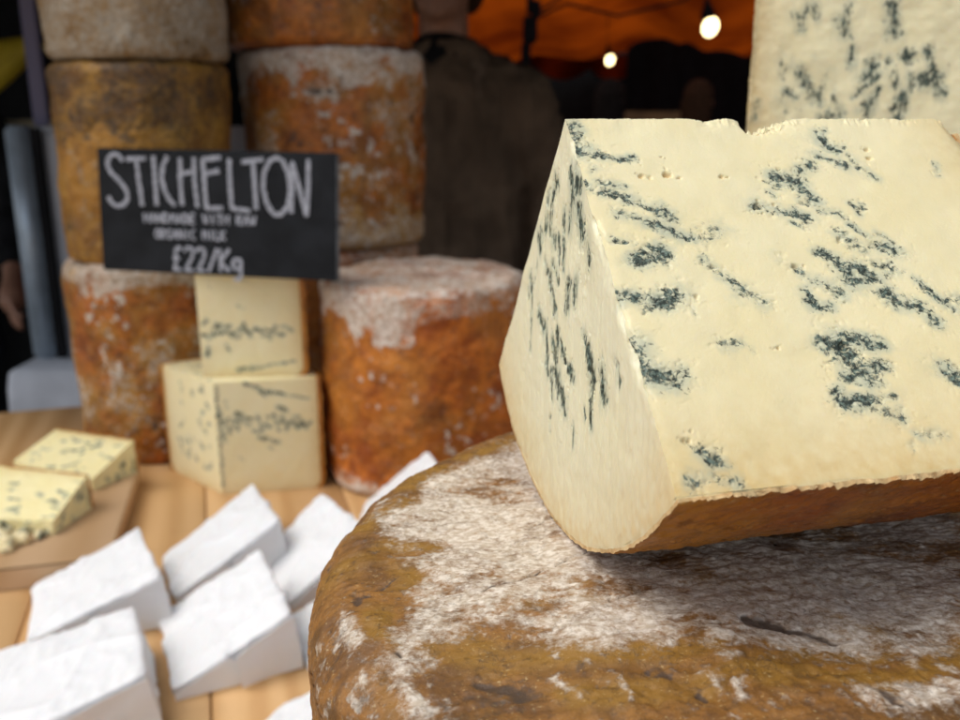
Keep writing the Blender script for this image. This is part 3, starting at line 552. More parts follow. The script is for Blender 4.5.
# upright piece behind, on a hidden wheel
def rz(a): return Matrix.Rotation(a, 4, 'Z')
def rx(a): return Matrix.Rotation(a, 4, 'X')
def ry(a): return Matrix.Rotation(a, 4, 'Y')
m_rind_b = rind_mat('rind_orange', (0.19, 0.052, 0.012), (0.50, 0.145, 0.018), bloom=(0.66, 0.60, 0.52), ochre=(0.45, 0.24, 0.04), fine=150, grain=1.4, bd=0.0015)
m_rind_y = rind_mat('rind_yellow_brown', (0.20, 0.09, 0.018), (0.38, 0.20, 0.030), bloom=(0.40, 0.33, 0.24), dark=(0.05, 0.032, 0.018), ochre=(0.46, 0.215, 0.028), fine=170, grain=1.2)
m_rind_w = rind_mat('rind_grey_white', (0.20, 0.12, 0.05), (0.30, 0.19, 0.08), bloom=(0.42, 0.38, 0.31), dark=(0.12, 0.08, 0.04), ochre=(0.36, 0.22, 0.07), fine=170, grain=1.3)
m_rind_o = rind_mat('rind_vivid_orange', (0.30, 0.068, 0.010), (0.60, 0.18, 0.020), bloom=(0.76, 0.70, 0.62), ochre=(0.52, 0.26, 0.035), fine=150, grain=1.3)
wheel('cheese_wheel', 0.098, 0.270, (0.235, 0.425, 0), m_rind_b, wheel_field(7, 0.4, 0.8), 110, dth=0.003, dz=0.003,
      label='cheese wheel that carries the tall upright slab of blue cheese', cat='cheese wheel')
# canonical sector: axis x, face pf looks front.  stand it up: x -> z
UP = Matrix(((0, 0, -1, 0), (0, 1, 0, 0), (1, 0, 0, 0), (0, 0, 0, 1)))       # x->z, z->-x : down(-z) -> +x
def upright(a0):   # axis vertical, cut end below / rind end on top ; arm direction of phi=0 is a0 from +X
    return rz(a0) @ UP
o = sector('blue_cheese_slab', 0.100, 0.235, 1.25, 0.0, upright(math.pi) , m_pt, m_pt, m_rp, seed=21, step=0.0007, rho=0.012,
       SBk=[(s[1], 102 - s[0], s[3], 102 - s[2], s[4], s[5]) for s in TV] + rand_veins(np.random.default_rng(4), 24, 110, 90), ripen=0.007, rind_t=0.0012,
       label='tall upright slab of blue cheese standing behind the big wedge at the upper right', cat='cheese')
o.location = (0.217, 0.39, 0.270); o.rotation_euler = (0, 0, math.radians(-13))

# ================================================================== BLOCKS UNDER THE SIGN
DN = Matrix(((0, 0, 1, 0), (0, 1, 0, 0), (-1, 0, 0, 0), (0, 0, 0, 1)))       # axis pointing down, cut end on top; angle = 180 + phi
def downright(a0, L): return Matrix.Translation((0, 0, L)) @ rz(a0) @ DN
R_ = math.radians
m_pb = paste_mat('paste_bright', (1, 1, 1), (0.90, 0.81, 0.46), (0.86, 0.74, 0.34), 330)
m_py = paste_mat('paste_yellow', (1, 1, 1), (0.90, 0.82, 0.52), (0.87, 0.76, 0.42), 330)
rg = np.random.default_rng(12)
lowR = [(3, 30, 12, 52, 1.4, .9), (12, 52, 16, 68, 1.3, .8), (16, 68, 22, 92, 1.2, .7), (6, 40, 16, 50, 1.6, .7)] + [(44 + rg.uniform(-9, 9), v, 46 + rg.uniform(-9, 9), v + 5, rg.uniform(1, 2), .8) for v in range(8, 92, 4)] + [(5, 2, 110, 2, 1.6, .6), (30, 3, 60, 6, 2.2, .8), (60, 40, 66, 60, 1.8, .7), (34, 20, 40, 30, 2, .8), (28, 60, 34, 70, 1.8, .8), (70, 50, 74, 54, 1.4, .4), (20, 10, 26, 12, 1.6, .5), (80, 20, 84, 24, 1, .4)]
lowL = [(x, y, x + rg.uniform(-3, 6), y + rg.uniform(-5, 5), rg.uniform(1, 2.2), rg.uniform(.5, .85)) for x, y in rg.uniform((8, 12), (100, 85), (34, 2))]
upF = [(60 + rg.uniform(-8, 6), v, 60 + rg.uniform(-8, 6), v + 6, rg.uniform(1.1, 2.2), .85) for v in range(4, 88, 4)] + [(98, 50, 92, 92, 1.0, .8), (100, 35, 97, 60, 1.6, .8), (76, 8, 84, 6, 2, .8), (74, 25, 80, 28, 1.5, .6), (34, 40, 38, 44, 1.2, .5), (48, 8, 52, 4, 1.8, .7), (8, 45, 9, 50, 1, .4), (12, 12, 14, 14, 1, .3)]
o = sector('blue_cheese_block', 0.100, 0.119, R_(63), R_(-63), downright(R_(-106), 0.119), m_py, m_py, m_rw, seed=31, veinwarp=9, step=0.001, rho=0.01, SF=lowL, SBk=lowR,
       ripen=0.009, rind_t=0.005, strip=0.1, label='wide block of blue cheese standing on the table below the narrower block', cat='cheese', group='blocks of blue cheese under the sign')
o.location = (-0.263, 0.850, 0)
o = sector('blue_cheese_block', 0.100, 0.107, R_(35), R_(-35), downright(R_(-140), 0.107), m_py, m_py, m_rw, seed=33, veinwarp=9, step=0.001, rho=0.01, SBk=upF,
       ripen=0.009, rind_t=0.005, strip=0.1, label='narrow block of blue cheese stacked on a wider block under the sign', cat='cheese', group='blocks of blue cheese under the sign')
o.location = (-0.278, 0.868, 0.1190)

# ================================================================== WHEELS IN THE BACKGROUND
wheel('cheese_wheel', 0.095, 0.2205, (-0.370, 1.02, 0), m_rind_b, wheel_field(31, 0.45, 0.85, 0.16, spots=1.0, dark=0.35, ochre=0.9), 201,
      label='mottled orange cheese wheel with white patches, bottom of the left stack', cat='cheese wheel', group='cheese wheels stacked at the left')
wheel('cheese_wheel', 0.0905, 0.2065, (-0.3685, 1.017, 0.2208), m_rind_y, wheel_field(32, 0.25, 0.2, spots=0.35, dark=0.3, ochre=1.0, zones=((0.62, 1.1, 0.18, 0.62, 0.1),)), 202, taper=-0.03,
      label='yellow brown cheese wheel with dark mouldy upper half, middle of the left stack', cat='cheese wheel', group='cheese wheels stacked at the left')
wheel('cheese_wheel', 0.0915, 0.2150, (-0.3640, 1.017, 0.4275), m_rind_w, wheel_field(33, 0.9, 0.6, spots=0.7, dark=0.35, ochre=0.4, zones=((0.0, 1.1, 0.62, 0.22, 0.3),)), 203,
      label='greyish white crusted cheese wheel on top of the left stack', cat='cheese wheel', group='cheese wheels stacked at the left')
wheel('cheese_wheel', 0.108, 0.2200, (-0.185, 1.15, 0), m_rind_b, wheel_field(34, 0.3, 0.6, spots=0.5, dark=0.4), 204, dth=0.002, dz=0.002,
      label='shaded cheese wheel at the bottom of the middle stack, behind the sign', cat='cheese wheel', group='cheese wheels stacked behind the sign')
wheel('cheese_wheel', 0.110, 0.2270, (-0.180, 1.15, 0.2203), m_rind_b, wheel_field(35, 0.35, 0.95, 0.22, spots=0.6, dark=0.4, ochre=0.6, zones=((-0.1, 0.16, 0.55, 0.25, 0.9),)), 205,
      label='rust orange cheese wheel with pale upper band, middle of the stack behind the sign', cat='cheese wheel', group='cheese wheels stacked behind the sign')
wheel('cheese_wheel', 0.111, 0.2200, (-0.192, 1.15, 0.4478), m_rind_b, wheel_field(36, 0.12, 0.3, spots=0.4, dark=0.3, ochre=0.4), 206,
      label='bright orange cheese wheel on top of the middle stack, behind the sign', cat='cheese wheel', group='cheese wheels stacked behind the sign')
def wf_front(P, T, zf, nz):
    C = wheel_field(37, 0.12, 0.0, spots=0.62, dark=0.25, ochre=0.35)(P, T, zf, nz)
    n2 = fbm(P * 0.07, 40, 5)
    a = (T + math.pi / 2 + math.pi) % (2 * math.pi) - math.pi        # 0 = towards the viewer
    dep = 0.16 + 0.12 * np.exp(-((a + 0.35) / 0.42) ** 2) - 0.06 * sst(0.2, 1.2, a) + (n2 - 0.5) * 0.26
    k = sst(1 - dep, 1 - dep + 0.06, zf) * (1 - 0.75 * (nz > 0.75))
    grey = sst(-0.2, 0.1, a)
    C[..., 0] = np.maximum(C[..., 0], k * (0.80 - 0.30 * grey)); C[..., 1] = np.maximum(C[..., 1] * 0.8, 0.26 * k * grey)
    top = (nz > 0.55); C[..., 0] = np.where(top, 0.62 + 0.6 * (n2 - .4), C[..., 0])
    low = 1 - sst(0.04, 0.12, zf + (n2 - 0.5) * 0.12); C[..., 0] = np.maximum(C[..., 0], low * 0.75)
    return C
wheel('cheese_wheel', 0.106, 0.216, (-0.060, 0.930, 0), m_rind_o, wf_front, 207, taper=0.0,
      label='vivid orange cheese wheel with white mould round its rim, standing alone behind the parcels', cat='cheese wheel')

# ================================================================== CHALK SIGN
m_slate = plain('slate', (0.012, 0.014, 0.017), 0.9, 30, 0.35, bstr=0.2, bdist=0.0005)
m_chalk = plain('chalk', (0.34, 0.36, 0.41), 0.95, 900, 0.6)
SW, SH, ST = 0.242, 0.1175, 0.006
sign = empty('chalk_sign', (-0.372, 0.881, 0.2262), -math.atan2(0.047, 0.237), label='small black slate sign with white chalk writing standing on the blue cheese block', cat='sign')
sign.rotation_euler = (math.radians(-4), math.radians(0.8), -math.atan2(0.047, 0.237))
bm = bmesh.new(); bm_box(bm, (SW / 2, ST / 2, SH / 2), (SW, ST, SH), bev=0.0008); bm_obj('slate', bm, m_slate, sign)
m_edge = plain('worn_slate_edge', (0.10, 0.11, 0.12), 0.7, 60, 0.4)
bm = bmesh.new(); bm_box(bm, (SW + 0.0007, ST / 2, SH / 2), (0.0013, ST * 0.7, SH * 0.97)); bm_obj('edge', bm, m_edge, sign)
def stroke_ribbon(mb, pts, wd, rng):
    """brushed chalk line lying on the front of the slate; pts in 0..1 sign units (v down)"""
    P = [np.array(p, float) for p in pts]; Q = []
    for a, b in zip(P[:-1], P[1:]):
        n = max(2, int(np.hypot((b - a)[0] * SW, (b - a)[1] * SH) / 0.0012))
        Q += [a + (b - a) * t / n for t in range(n)]
    Q.append(P[-1]); Q = np.array(Q)
    X = Q[:, 0] * SW; Z = (1 - Q[:, 1]) * SH
    if len(X) > 5:
        k = np.array([1, 2, 1]) / 4
        for _ in range(2): X[1:-1] = np.convolve(X, k, 'valid'); Z[1:-1] = np.convolve(Z, k, 'valid')
    dx, dz = np.gradient(X), np.gradient(Z); l = np.hypot(dx, dz) + 1e-9; nx, nz = -dz / l, dx / l
    wv = wd * (0.8 + 0.4 * rng.random(len(X))) / 2
    G = np.stack([np.stack([X + nx * wv * k, 0 * X - 0.00035 - (0.00025 if abs(k) < .5 else 0), Z + nz * wv * k], -1) for k in (-1, 0, 1)], 0)
    mb.grid(G)
def crop(pts): return [((x - 42) / 860, (y - 38 - 0 * x) / (443 + (x - 42) / 860 * 38) if False else (y - (40 - 12 * (x - 42) / 860)) / (440 + 44 * (x - 42) / 860)) for x, y in pts]
rng = np.random.default_rng(2)
BIG = [[(140, 84), (124, 64), (104, 60), (86, 74), (80, 100), (94, 128), (126, 158), (148, 188), (152, 218), (134, 242), (104, 247), (84, 228), (78, 212)],
       [(152, 78), (226, 72)], [(190, 76), (196, 150), (205, 243)], [(254, 62), (259, 240)],
       [(306, 62), (288, 96), (281, 140), (290, 185), (308, 220), (328, 240)],
       [(352, 66), (350, 150), (354, 238)], [(402, 62), (402, 150), (410, 244)], [(352, 122), (404, 114)],
       [(500, 60), (434, 68), (438, 160), (442, 246), (502, 244)], [(438, 122), (492, 108)],
       [(530, 62), (530, 160), (534, 244), (602, 252)], [(574, 74), (652, 60)], [(614, 68), (618, 150), (622, 246)],
       [(700, 52), (672, 66), (652, 110), (648, 165), (660, 222), (684, 262), (712, 262), (736, 226), (744, 165), (738, 110), (720, 66), (700, 52)],
       [(746, 256), (750, 160), (752, 68), (772, 150), (800, 268), (806, 160), (808, 54)]]
mb = MB()
for s in BIG: stroke_ribbon(mb, crop(s), 0.0042, rng)
FONT = {'H': [[(0, 0), (0, 1)], [(1, 0), (1, 1)], [(0, .5), (1, .5)]], 'A': [[(0, 1), (.5, 0), (1, 1)], [(.2, .6), (.8, .6)]], 'N': [[(0, 1), (0, 0), (1, 1), (1, 0)]],
        'D': [[(0, 0), (0, 1), (.7, .9), (1, .5), (.7, .1), (0, 0)]], 'M': [[(0, 1), (.1, 0), (.5, .6), (.9, 0), (1, 1)]], 'E': [[(1, 0), (0, 0), (0, 1), (1, 1)], [(0, .5), (.8, .5)]],
        'W': [[(0, 0), (.25, 1), (.5, .4), (.75, 1), (1, 0)]], 'I': [[(.5, 0), (.5, 1)]], 'T': [[(0, 0), (1, 0)], [(.5, 0), (.5, 1)]], 'R': [[(0, 1), (0, 0), (.9, .1), (.9, .4), (0, .55), (1, 1)]],
        'O': [[(.5, 0), (0, .3), (0, .7), (.5, 1), (1, .7), (1, .3), (.5, 0)]], 'G': [[(1, .15), (.5, 0), (0, .4), (.2, .9), (.8, 1), (1, .6), (.6, .6)]], 'C': [[(1, .1), (.4, 0), (0, .5), (.4, 1), (1, .9)]],
        'L': [[(0, 0), (0, 1), (1, 1)]], 'K': [[(0, 0), (0, 1)], [(1, 0), (0, .55), (1, 1)]], '/': [[(1, 0), (0, 1.05)]],
        '£': [[(1, .15), (.7, 0), (.35, .15), (.4, .5), (.3, .9), (0, 1), (1, 1)], [(.05, .5), (.8, .5)]], '2': [[(0, .2), (.3, 0), (.9, .05), (.9, .4), (.1, 1), (1, 1)]],
        'g': [[(.9, .45), (.3, .4), (0, .65), (.3, .9), (.9, .8), (.9, .4), (.9, 1.2), (.5, 1.35), (.1, 1.25)]]}
def write(txt, x0, x1, y0, y1, wd, slant=0.0):
    n = len(txt); cw = (x1 - x0) / n
    for i, ch in enumerate(txt):
        if ch not in FONT: continue
        for st in FONT[ch]:
            stroke_ribbon(mb, crop([(x0 + (i + 0.1 + 0.76 * a) * cw + rng.uniform(-.8, .8), y0 + (y1 - y0) * b + slant * i + rng.uniform(-1, 1)) for a, b in st]), wd, rng)
write('HANDMADE WITH RAW', 208, 622, 268, 304, 0.0021, 0.1)
write('ORGANIC MILK', 246, 512, 326, 362, 0.0021, 0.1)
write('£22/Kg', 306, 572, 390, 476, 0.0034, 1.5)
link('chalk_writing', mb.mesh('chalk_writing'), m_chalk, sign)

# ================================================================== WHITE PAPER PARCELS
m, n, b = new_mat('white_paper'); m_paper = m
v = coords(n); t = noise(n, v, 28, 5, 0.6, 0.5)
c = mix(n, math_n(n, 'MULTIPLY', smooth(n, t, 0.52, 0.72), 0.14), (0.76, 0.765, 0.77), (0.54, 0.61, 0.66))
c = mix(n, math_n(n, 'MULTIPLY', smooth(n, noise(n, v, 17, 3), 0.55, 0.8), 0.12), c, (0.85, 0.76, 0.62))
n.links.new(c, b.inputs['Base Color']); b.inputs['Roughness'].default_value = 0.55
b.inputs['Subsurface Weight'].default_value = 0.1; b.inputs['Subsurface Scale'].default_value = 0.002
bump(n, b, math_n(n, 'ADD', noise(n, v, 70, 5, 0.65, 1.0), math_n(n, 'MULTIPLY', noise(n, v, 700, 3), 0.2)), 0.35, 0.0012)

def parcel(aF, aB, tB, tF, h, seed, label, z=0.0, ha=0.005, hF=None):
    """paper wrapped wedge: thin edge aF-aB, thick edge tF-tB"""
    c = (np.array(aF) + aB + tB + tF) / 4; root = empty('wrapped_cheese', (c[0], c[1], z), label=label, cat='parcel', group='wedges of cheese wrapped in white paper')
    q = [np.array(p) - c for p in (aF, aB, tB, tF)]; hF = hF or h
    B = [np.array([*p, 0.0004]) for p in q]; T = [B[0] + [0, 0, ha], B[1] + [0, 0, ha], B[2] + [0, 0, h], B[3] + [0, 0, hF]]
    # pull the top of the thick side in a little
    for k, j in ((2, 1), (3, 0)): T[k][:2] += (T[j][:2] - T[k][:2]) * 0.06
    bm = bmesh.new(); vb = [bm.verts.new(p) for p in B]; vt = [bm.verts.new(p) for p in T]
    bm.faces.new(vb[::-1]); bm.faces.new(vt)
    for k in range(4): bm.faces.new((vb[k], vb[(k + 1) % 4], vt[(k + 1) % 4], vt[k]))
    bmesh.ops.recalc_face_normals(bm, faces=bm.faces)
    bmesh.ops.subdivide_edges(bm, edges=bm.edges[:], cuts=55, use_grid_fill=True)
    for _ in range(22): bmesh.ops.smooth_vert(bm, verts=bm.verts, factor=0.5, use_axis_x=True, use_axis_y=True, use_axis_z=True)
    bm.normal_update(); V = np.array([v.co for v in bm.verts]); Nn = np.array([v.normal for v in bm.verts])
    P = V + seed * 0.37
    crease = (1 - np.abs(fbm(P * 24, seed, 2) * 2 - 1)) ** 6 * 0.0020 + (1 - np.abs(fbm(P * np.array([60, 30, 40]), seed + 3, 3) * 2 - 1)) ** 5 * 0.0014
    d = (fbm(P * 18, seed + 5, 3) - 0.45) * 0.0040 + crease - 0.0008
    V = V + Nn * d[:, None]; V[:, 2] = np.maximum(V[:, 2], 0.0002)
    for v, p in zip(bm.verts, V): v.co = p
    bm_obj('wrapping', bm, m_paper, root, smooth=True)
    # folded end flap: triangular ear of paper tucked over the front end
    def flap(pts, off, sd):
        pts = [np.array(p) for p in pts]; G = []
        for i in range(13):
            a = pts[0] + (pts[1] - pts[0]) * i / 12; b_ = pts[3] + (pts[2] - pts[3]) * i / 12
            G.append([a + (b_ - a) * j / 12 for j in range(13)])
        G = np.array(G); nrm = np.cross(pts[1] - pts[0], pts[3] - pts[0]); nrm /= np.linalg.norm(nrm) + 1e-9
        if nrm @ (pts[0]) < 0: nrm = -nrm
        lift = np.linspace(0, 1, 13)[:, None, None] ** 2 * (0.007 if off < 0.004 else 0.0018)
        G0 = G + nrm * (lift + off + (fbm(G * 60 + sd, sd, 2) - 0.45)[..., None] * 0.002)
        G1 = G0 + nrm * 0.0005; mbf = MB(); mbf.grid(G1); mbf.grid(G0, flip=True)
        for sl in ((0, slice(None)), (-1, slice(None)), (slice(None), 0), (slice(None), -1)): mbf.grid(np.stack([G0[sl], G1[sl]], 0))
        return mbf.mesh('paper_flap')
    mid = B[3] * 0.5 + B[0] * 0.5
    link('paper_flap', flap([T[3] * 0.96 + B[3] * 0.04, T[3] * 0.5 + T[0] * 0.5, mid + [0, 0, 0.002], B[3] + [0, 0, 0.002]], 0.0034, seed), m_paper, root)
    link('paper_flap', flap([T[3] * 0.45 + T[0] * 0.55, T[0], B[0] + [0, 0, 0.001], mid * 0.6 + B[3] * 0.4 + [0, 0, 0.001]], 0.0042, seed + 1), m_paper, root)
    return root
parcel((-.312, .440), (-.345, .560), (-.236, .566), (-.199, .488), .040, 1, 'white paper parcel nearest the lower left corner of the table view')
parcel((-.202, .518), (-.242, .608), (-.168, .645), (-.1235, .551), .045, 2, 'white paper parcel in front with its folded triangular end in full view', hF=.045)
parcel((-.327, .574), (-.360, .657), (-.279, .690), (-.231, .606), .043, 3, 'white paper parcel at the left of the second row, beside the chopping board')
parcel((-.241, .637), (-.273, .706), (-.206, .778), (-.163, .694), .046, 4, 'white paper parcel with a sharp ridge, just in front of the blue cheese blocks')
parcel((-.150, .628), (-.190, .700), (-.139, .752), (-.085, .680), .046, 5, 'white paper parcel half hidden between the ridged parcel and the ochre wheel')
parcel((-.118, .545), (-.143, .612), (-.062, .640), (-.035, .570), .043, 6, 'white paper parcel of which only a sliver shows left of the ochre wheel')
parcel((-.160, .405), (-.128, .500), (-.050, .512), (-.075, .430), .040, 7, 'white paper parcel peeping out at the bottom edge under the ochre wheel')
parcel((-.104, .705), (-.108, .785), (-.045, .800), (-.015, .715), .068, 8, 'tall white paper parcel peeping over the ochre wheel before the vivid orange wheel', ha=.02)

# ================================================================== CHOPPING BOARD WITH PIECES
bd = MB(); planks(bd, [-0.33, 0.0], 0.0, 0.214, 0.0008, 0.020, 0.0, np.random.default_rng(3))
link('chopping_board', bd.mesh('chopping_board', 'plank'), m_board, loc=(-0.307, 0.675, 0), label='pale wooden chopping board at the left with two blue cheese pieces on it', cat='board').rotation_euler = (0, 0, math.radians(13.5))
def chunk(loc, FL, FR, BR, BL, hf, hb, seed, label):
    """low wedge lying on the board, rind along the back"""
    root = empty('blue_cheese_piece', (*loc, 0.0203), label=label, cat='cheese', group='cut pieces of blue cheese on the chopping board')
    q = [np.array([p[0] - loc[0], p[1] - loc[1], 0]) for p in (FL, FR, BR, BL)]
    t = [q[0] + [0, 0, hf], q[1] + [0, 0, hf], q[2] * 0.97 + [0, 0, hb], q[3] * 0.97 + [0, 0, hb]]
    rng = np.random.default_rng(seed); mb = MB()
    def face(a, b, c, d, nv, rip):
        g = np.linspace(0, 1, 90); A_, B_ = np.meshgrid(g, g, indexing='ij')
        P = (a * (1 - A_)[..., None] + b * A_[..., None]) * (1 - B_)[..., None] + (d * (1 - A_)[..., None] + c * A_[..., None]) * B_[..., None]
        lx, ly = np.linalg.norm(b - a) * 1000, np.linalg.norm(d - a) * 1000
        S = rand_veins(rng, nv, lx, ly, True); Q = np.stack([A_ * lx, B_ * ly], -1)
        w_ = fbm(P * 300, seed, 3)[..., None] - .5
        Cc = np.stack([strokes(Q + w_ * 2, S, 2), np.exp(-(1 - B_) * ly / 5) * 0.6 * rip, strokes(Q, [(*s[:4], s[4] * 2, .7) for s in S], 2)], -1)
        return P, Cc
    for F in ((t[0], t[1], t[2], t[3], 24, 1), (q[0], q[1], t[1], t[0], 10, 0), (q[1], q[2], t[2], t[1], 9, 0), (q[3], q[0], t[0], t[3], 6, 0)):
        P, Cc = face(*F); P = P + (fbm(P * 150, seed + 1, 3)[..., None] - 0.5) * 0.0022; P[..., 2] = np.maximum(P[..., 2], 0); mb.grid(P, 0, Cc)
    link('paste', mb.mesh('paste', 'paste'), m_pb, root)
    # rind slab behind
    rb = MB(); off = np.array([-(q[2] - q[3])[1], (q[2] - q[3])[0], 0]); off = off / np.linalg.norm(off) * 0.0025
    g = np.linspace(0, 1, 40); A_, B_ = np.meshgrid(g, g, indexing='ij')
    P = (q[3] * (1 - A_)[..., None] + q[2] * A_[..., None]) * (1 - B_)[..., None] + (t[3] * (1 - A_)[..., None] + t[2] * A_[..., None]) * B_[..., None]
    bul = off * (1 + (fbm(P * 200, seed + 8, 3)[..., None] - .5)); Cc = np.stack([A_ * 0 + .1, A_ * 0 + .2, A_ * 0 + .6], -1)
    rb.grid(P + bul, 0, Cc); rb.grid(P - off * 0.2, 0, Cc, flip=True)
    for sl in ((0, slice(None)), (-1, slice(None)), (slice(None), -1), (slice(None), 0)): rb.grid(np.stack([(P + bul)[sl], (P - off * 0.2)[sl]], 0), 0, np.stack([Cc[sl], Cc[sl]], 0))
    link('rind', rb.mesh('rind', 'rind'), m_rw, root)
chunk((-.41, .765), (-.478, .730), (-.370, .716), (-.360, .772), (-.470, .800), .013, .033, 51, 'blue cheese piece nearer the front of the chopping board, beside the crumbs')
chunk((-.41, .86), (-.475, .858), (-.375, .811), (-.3505, .862), (-.448, .898), .013, .034, 52, 'blue cheese piece at the back corner of the chopping board, behind the other one')
rng = np.random.default_rng(8); bm = bmesh.new()
for k in range(150):
    r_ = rng.uniform(0.0015, 0.006) * (1 if k > 18 else 1.5); x = -.432 + rng.normal() * .022; y = .705 + rng.normal() * .013
    if y < .676 + (-.307 - x) * -0.24 + .008: continue
    dd = math.hypot((x + .432) / .03, (y - .705) / .018); z = 0.0203 + r_ * 0.7 + max(0, 1 - dd) * 0.010 * rng.random()
    vs = bmesh.ops.create_icosphere(bm, subdivisions=2, radius=r_)['verts']
    for v in vs:
        nn_ = 0.45 + 1.15 * float(fbm(np.array([[v.co.x, v.co.y, v.co.z]]) * 420 + k, 5, 2)[0]); v.co = Vector((x, y, z)) + v.co * nn_
me = D.meshes.new('cheese_crumbs'); bm.to_mesh(me); bm.free()
a = me.color_attributes.new('paste', 'FLOAT_COLOR', 'POINT'); cc = np.array([v.co for v in me.vertices]); f_ = fbm(cc * 110, 9, 3)
a.data.foreach_set('color', np.stack([sst(.5, .62, f_) * .7, f_ * 0, sst(.42, .6, f_) * .6, f_ * 0 + 1], -1).astype(np.float32).ravel())
link('cheese_crumbs', me, m_pg, label='heap of blue veined cheese crumbs on the chopping board at the left edge', cat='crumbs', kind='stuff')

# ================================================================== BEHIND THE TABLE
# --- people: lofted body parts fused by a voxel remesh into one continuous surface
def ell(bm, c, s, seg=20, rot=None):
    vs = bmesh.ops.create_uvsphere(bm, u_segments=seg, v_segments=seg // 2 + 2, radius=1.0)['verts']
    M_ = Matrix.Translation(c) @ (rot or Matrix.Identity(4)) @ Matrix.Diagonal((*s, 1))
    for v in vs: v.co = M_ @ v.co
def loft(bm, rings, seg=20):
    """rings: (x,y,z,rx,ry)"""
    L = []
    for (x, y, z, rx_, ry_) in rings: L.append([bm.verts.new((x + math.cos(k * 2 * math.pi / seg) * rx_, y + math.sin(k * 2 * math.pi / seg) * ry_, z)) for k in range(seg)])
    for a, b in zip(L, L[1:]):
        for k in range(seg): bm.faces.new((a[k], a[(k + 1) % seg], b[(k + 1) % seg], b[k]))
    bm.faces.new(L[0][::-1]); bm.faces.new(L[-1])
def fuse(name, bm, mat, parent, voxel, wr=0.0, seed=1, smooth_it=4):
    bmesh.ops.recalc_face_normals(bm, faces=bm.faces)
    me = D.meshes.new(name); bm.to_mesh(me); bm.free()
    o = D.objects.new(name, me); COL.objects.link(o)
    r = o.modifiers.new('r', 'REMESH'); r.mode = 'VOXEL'; r.voxel_size = voxel
    s = o.modifiers.new('s', 'SMOOTH'); s.iterations = smooth_it; s.factor = 0.6
    dg = bpy.context.evaluated_depsgraph_get(); me2 = D.meshes.new_from_object(o.evaluated_get(dg)); me2.name = name
    D.objects.remove(o); D.meshes.remove(me)
    if wr:
        n = len(me2.vertices); V = np.empty(n * 3); me2.vertices.foreach_get('co', V); V = V.reshape(-1, 3)
        Nn = np.empty(n * 3); me2.vertices.foreach_get('normal', Nn); Nn = Nn.reshape(-1, 3)
        d = ((1 - np.abs(fbm(V * np.array([14, 14, 4.5]), seed, 3) * 2 - 1)) ** 3 - 0.3) * wr
        V = V + Nn * d[:, None]; me2.vertices.foreach_set('co', V.astype(np.float32).ravel())
    return link(name, me2, mat, parent)
m_skin = plain('skin', (0.38, 0.19, 0.12), 0.5, 25, 0.12)
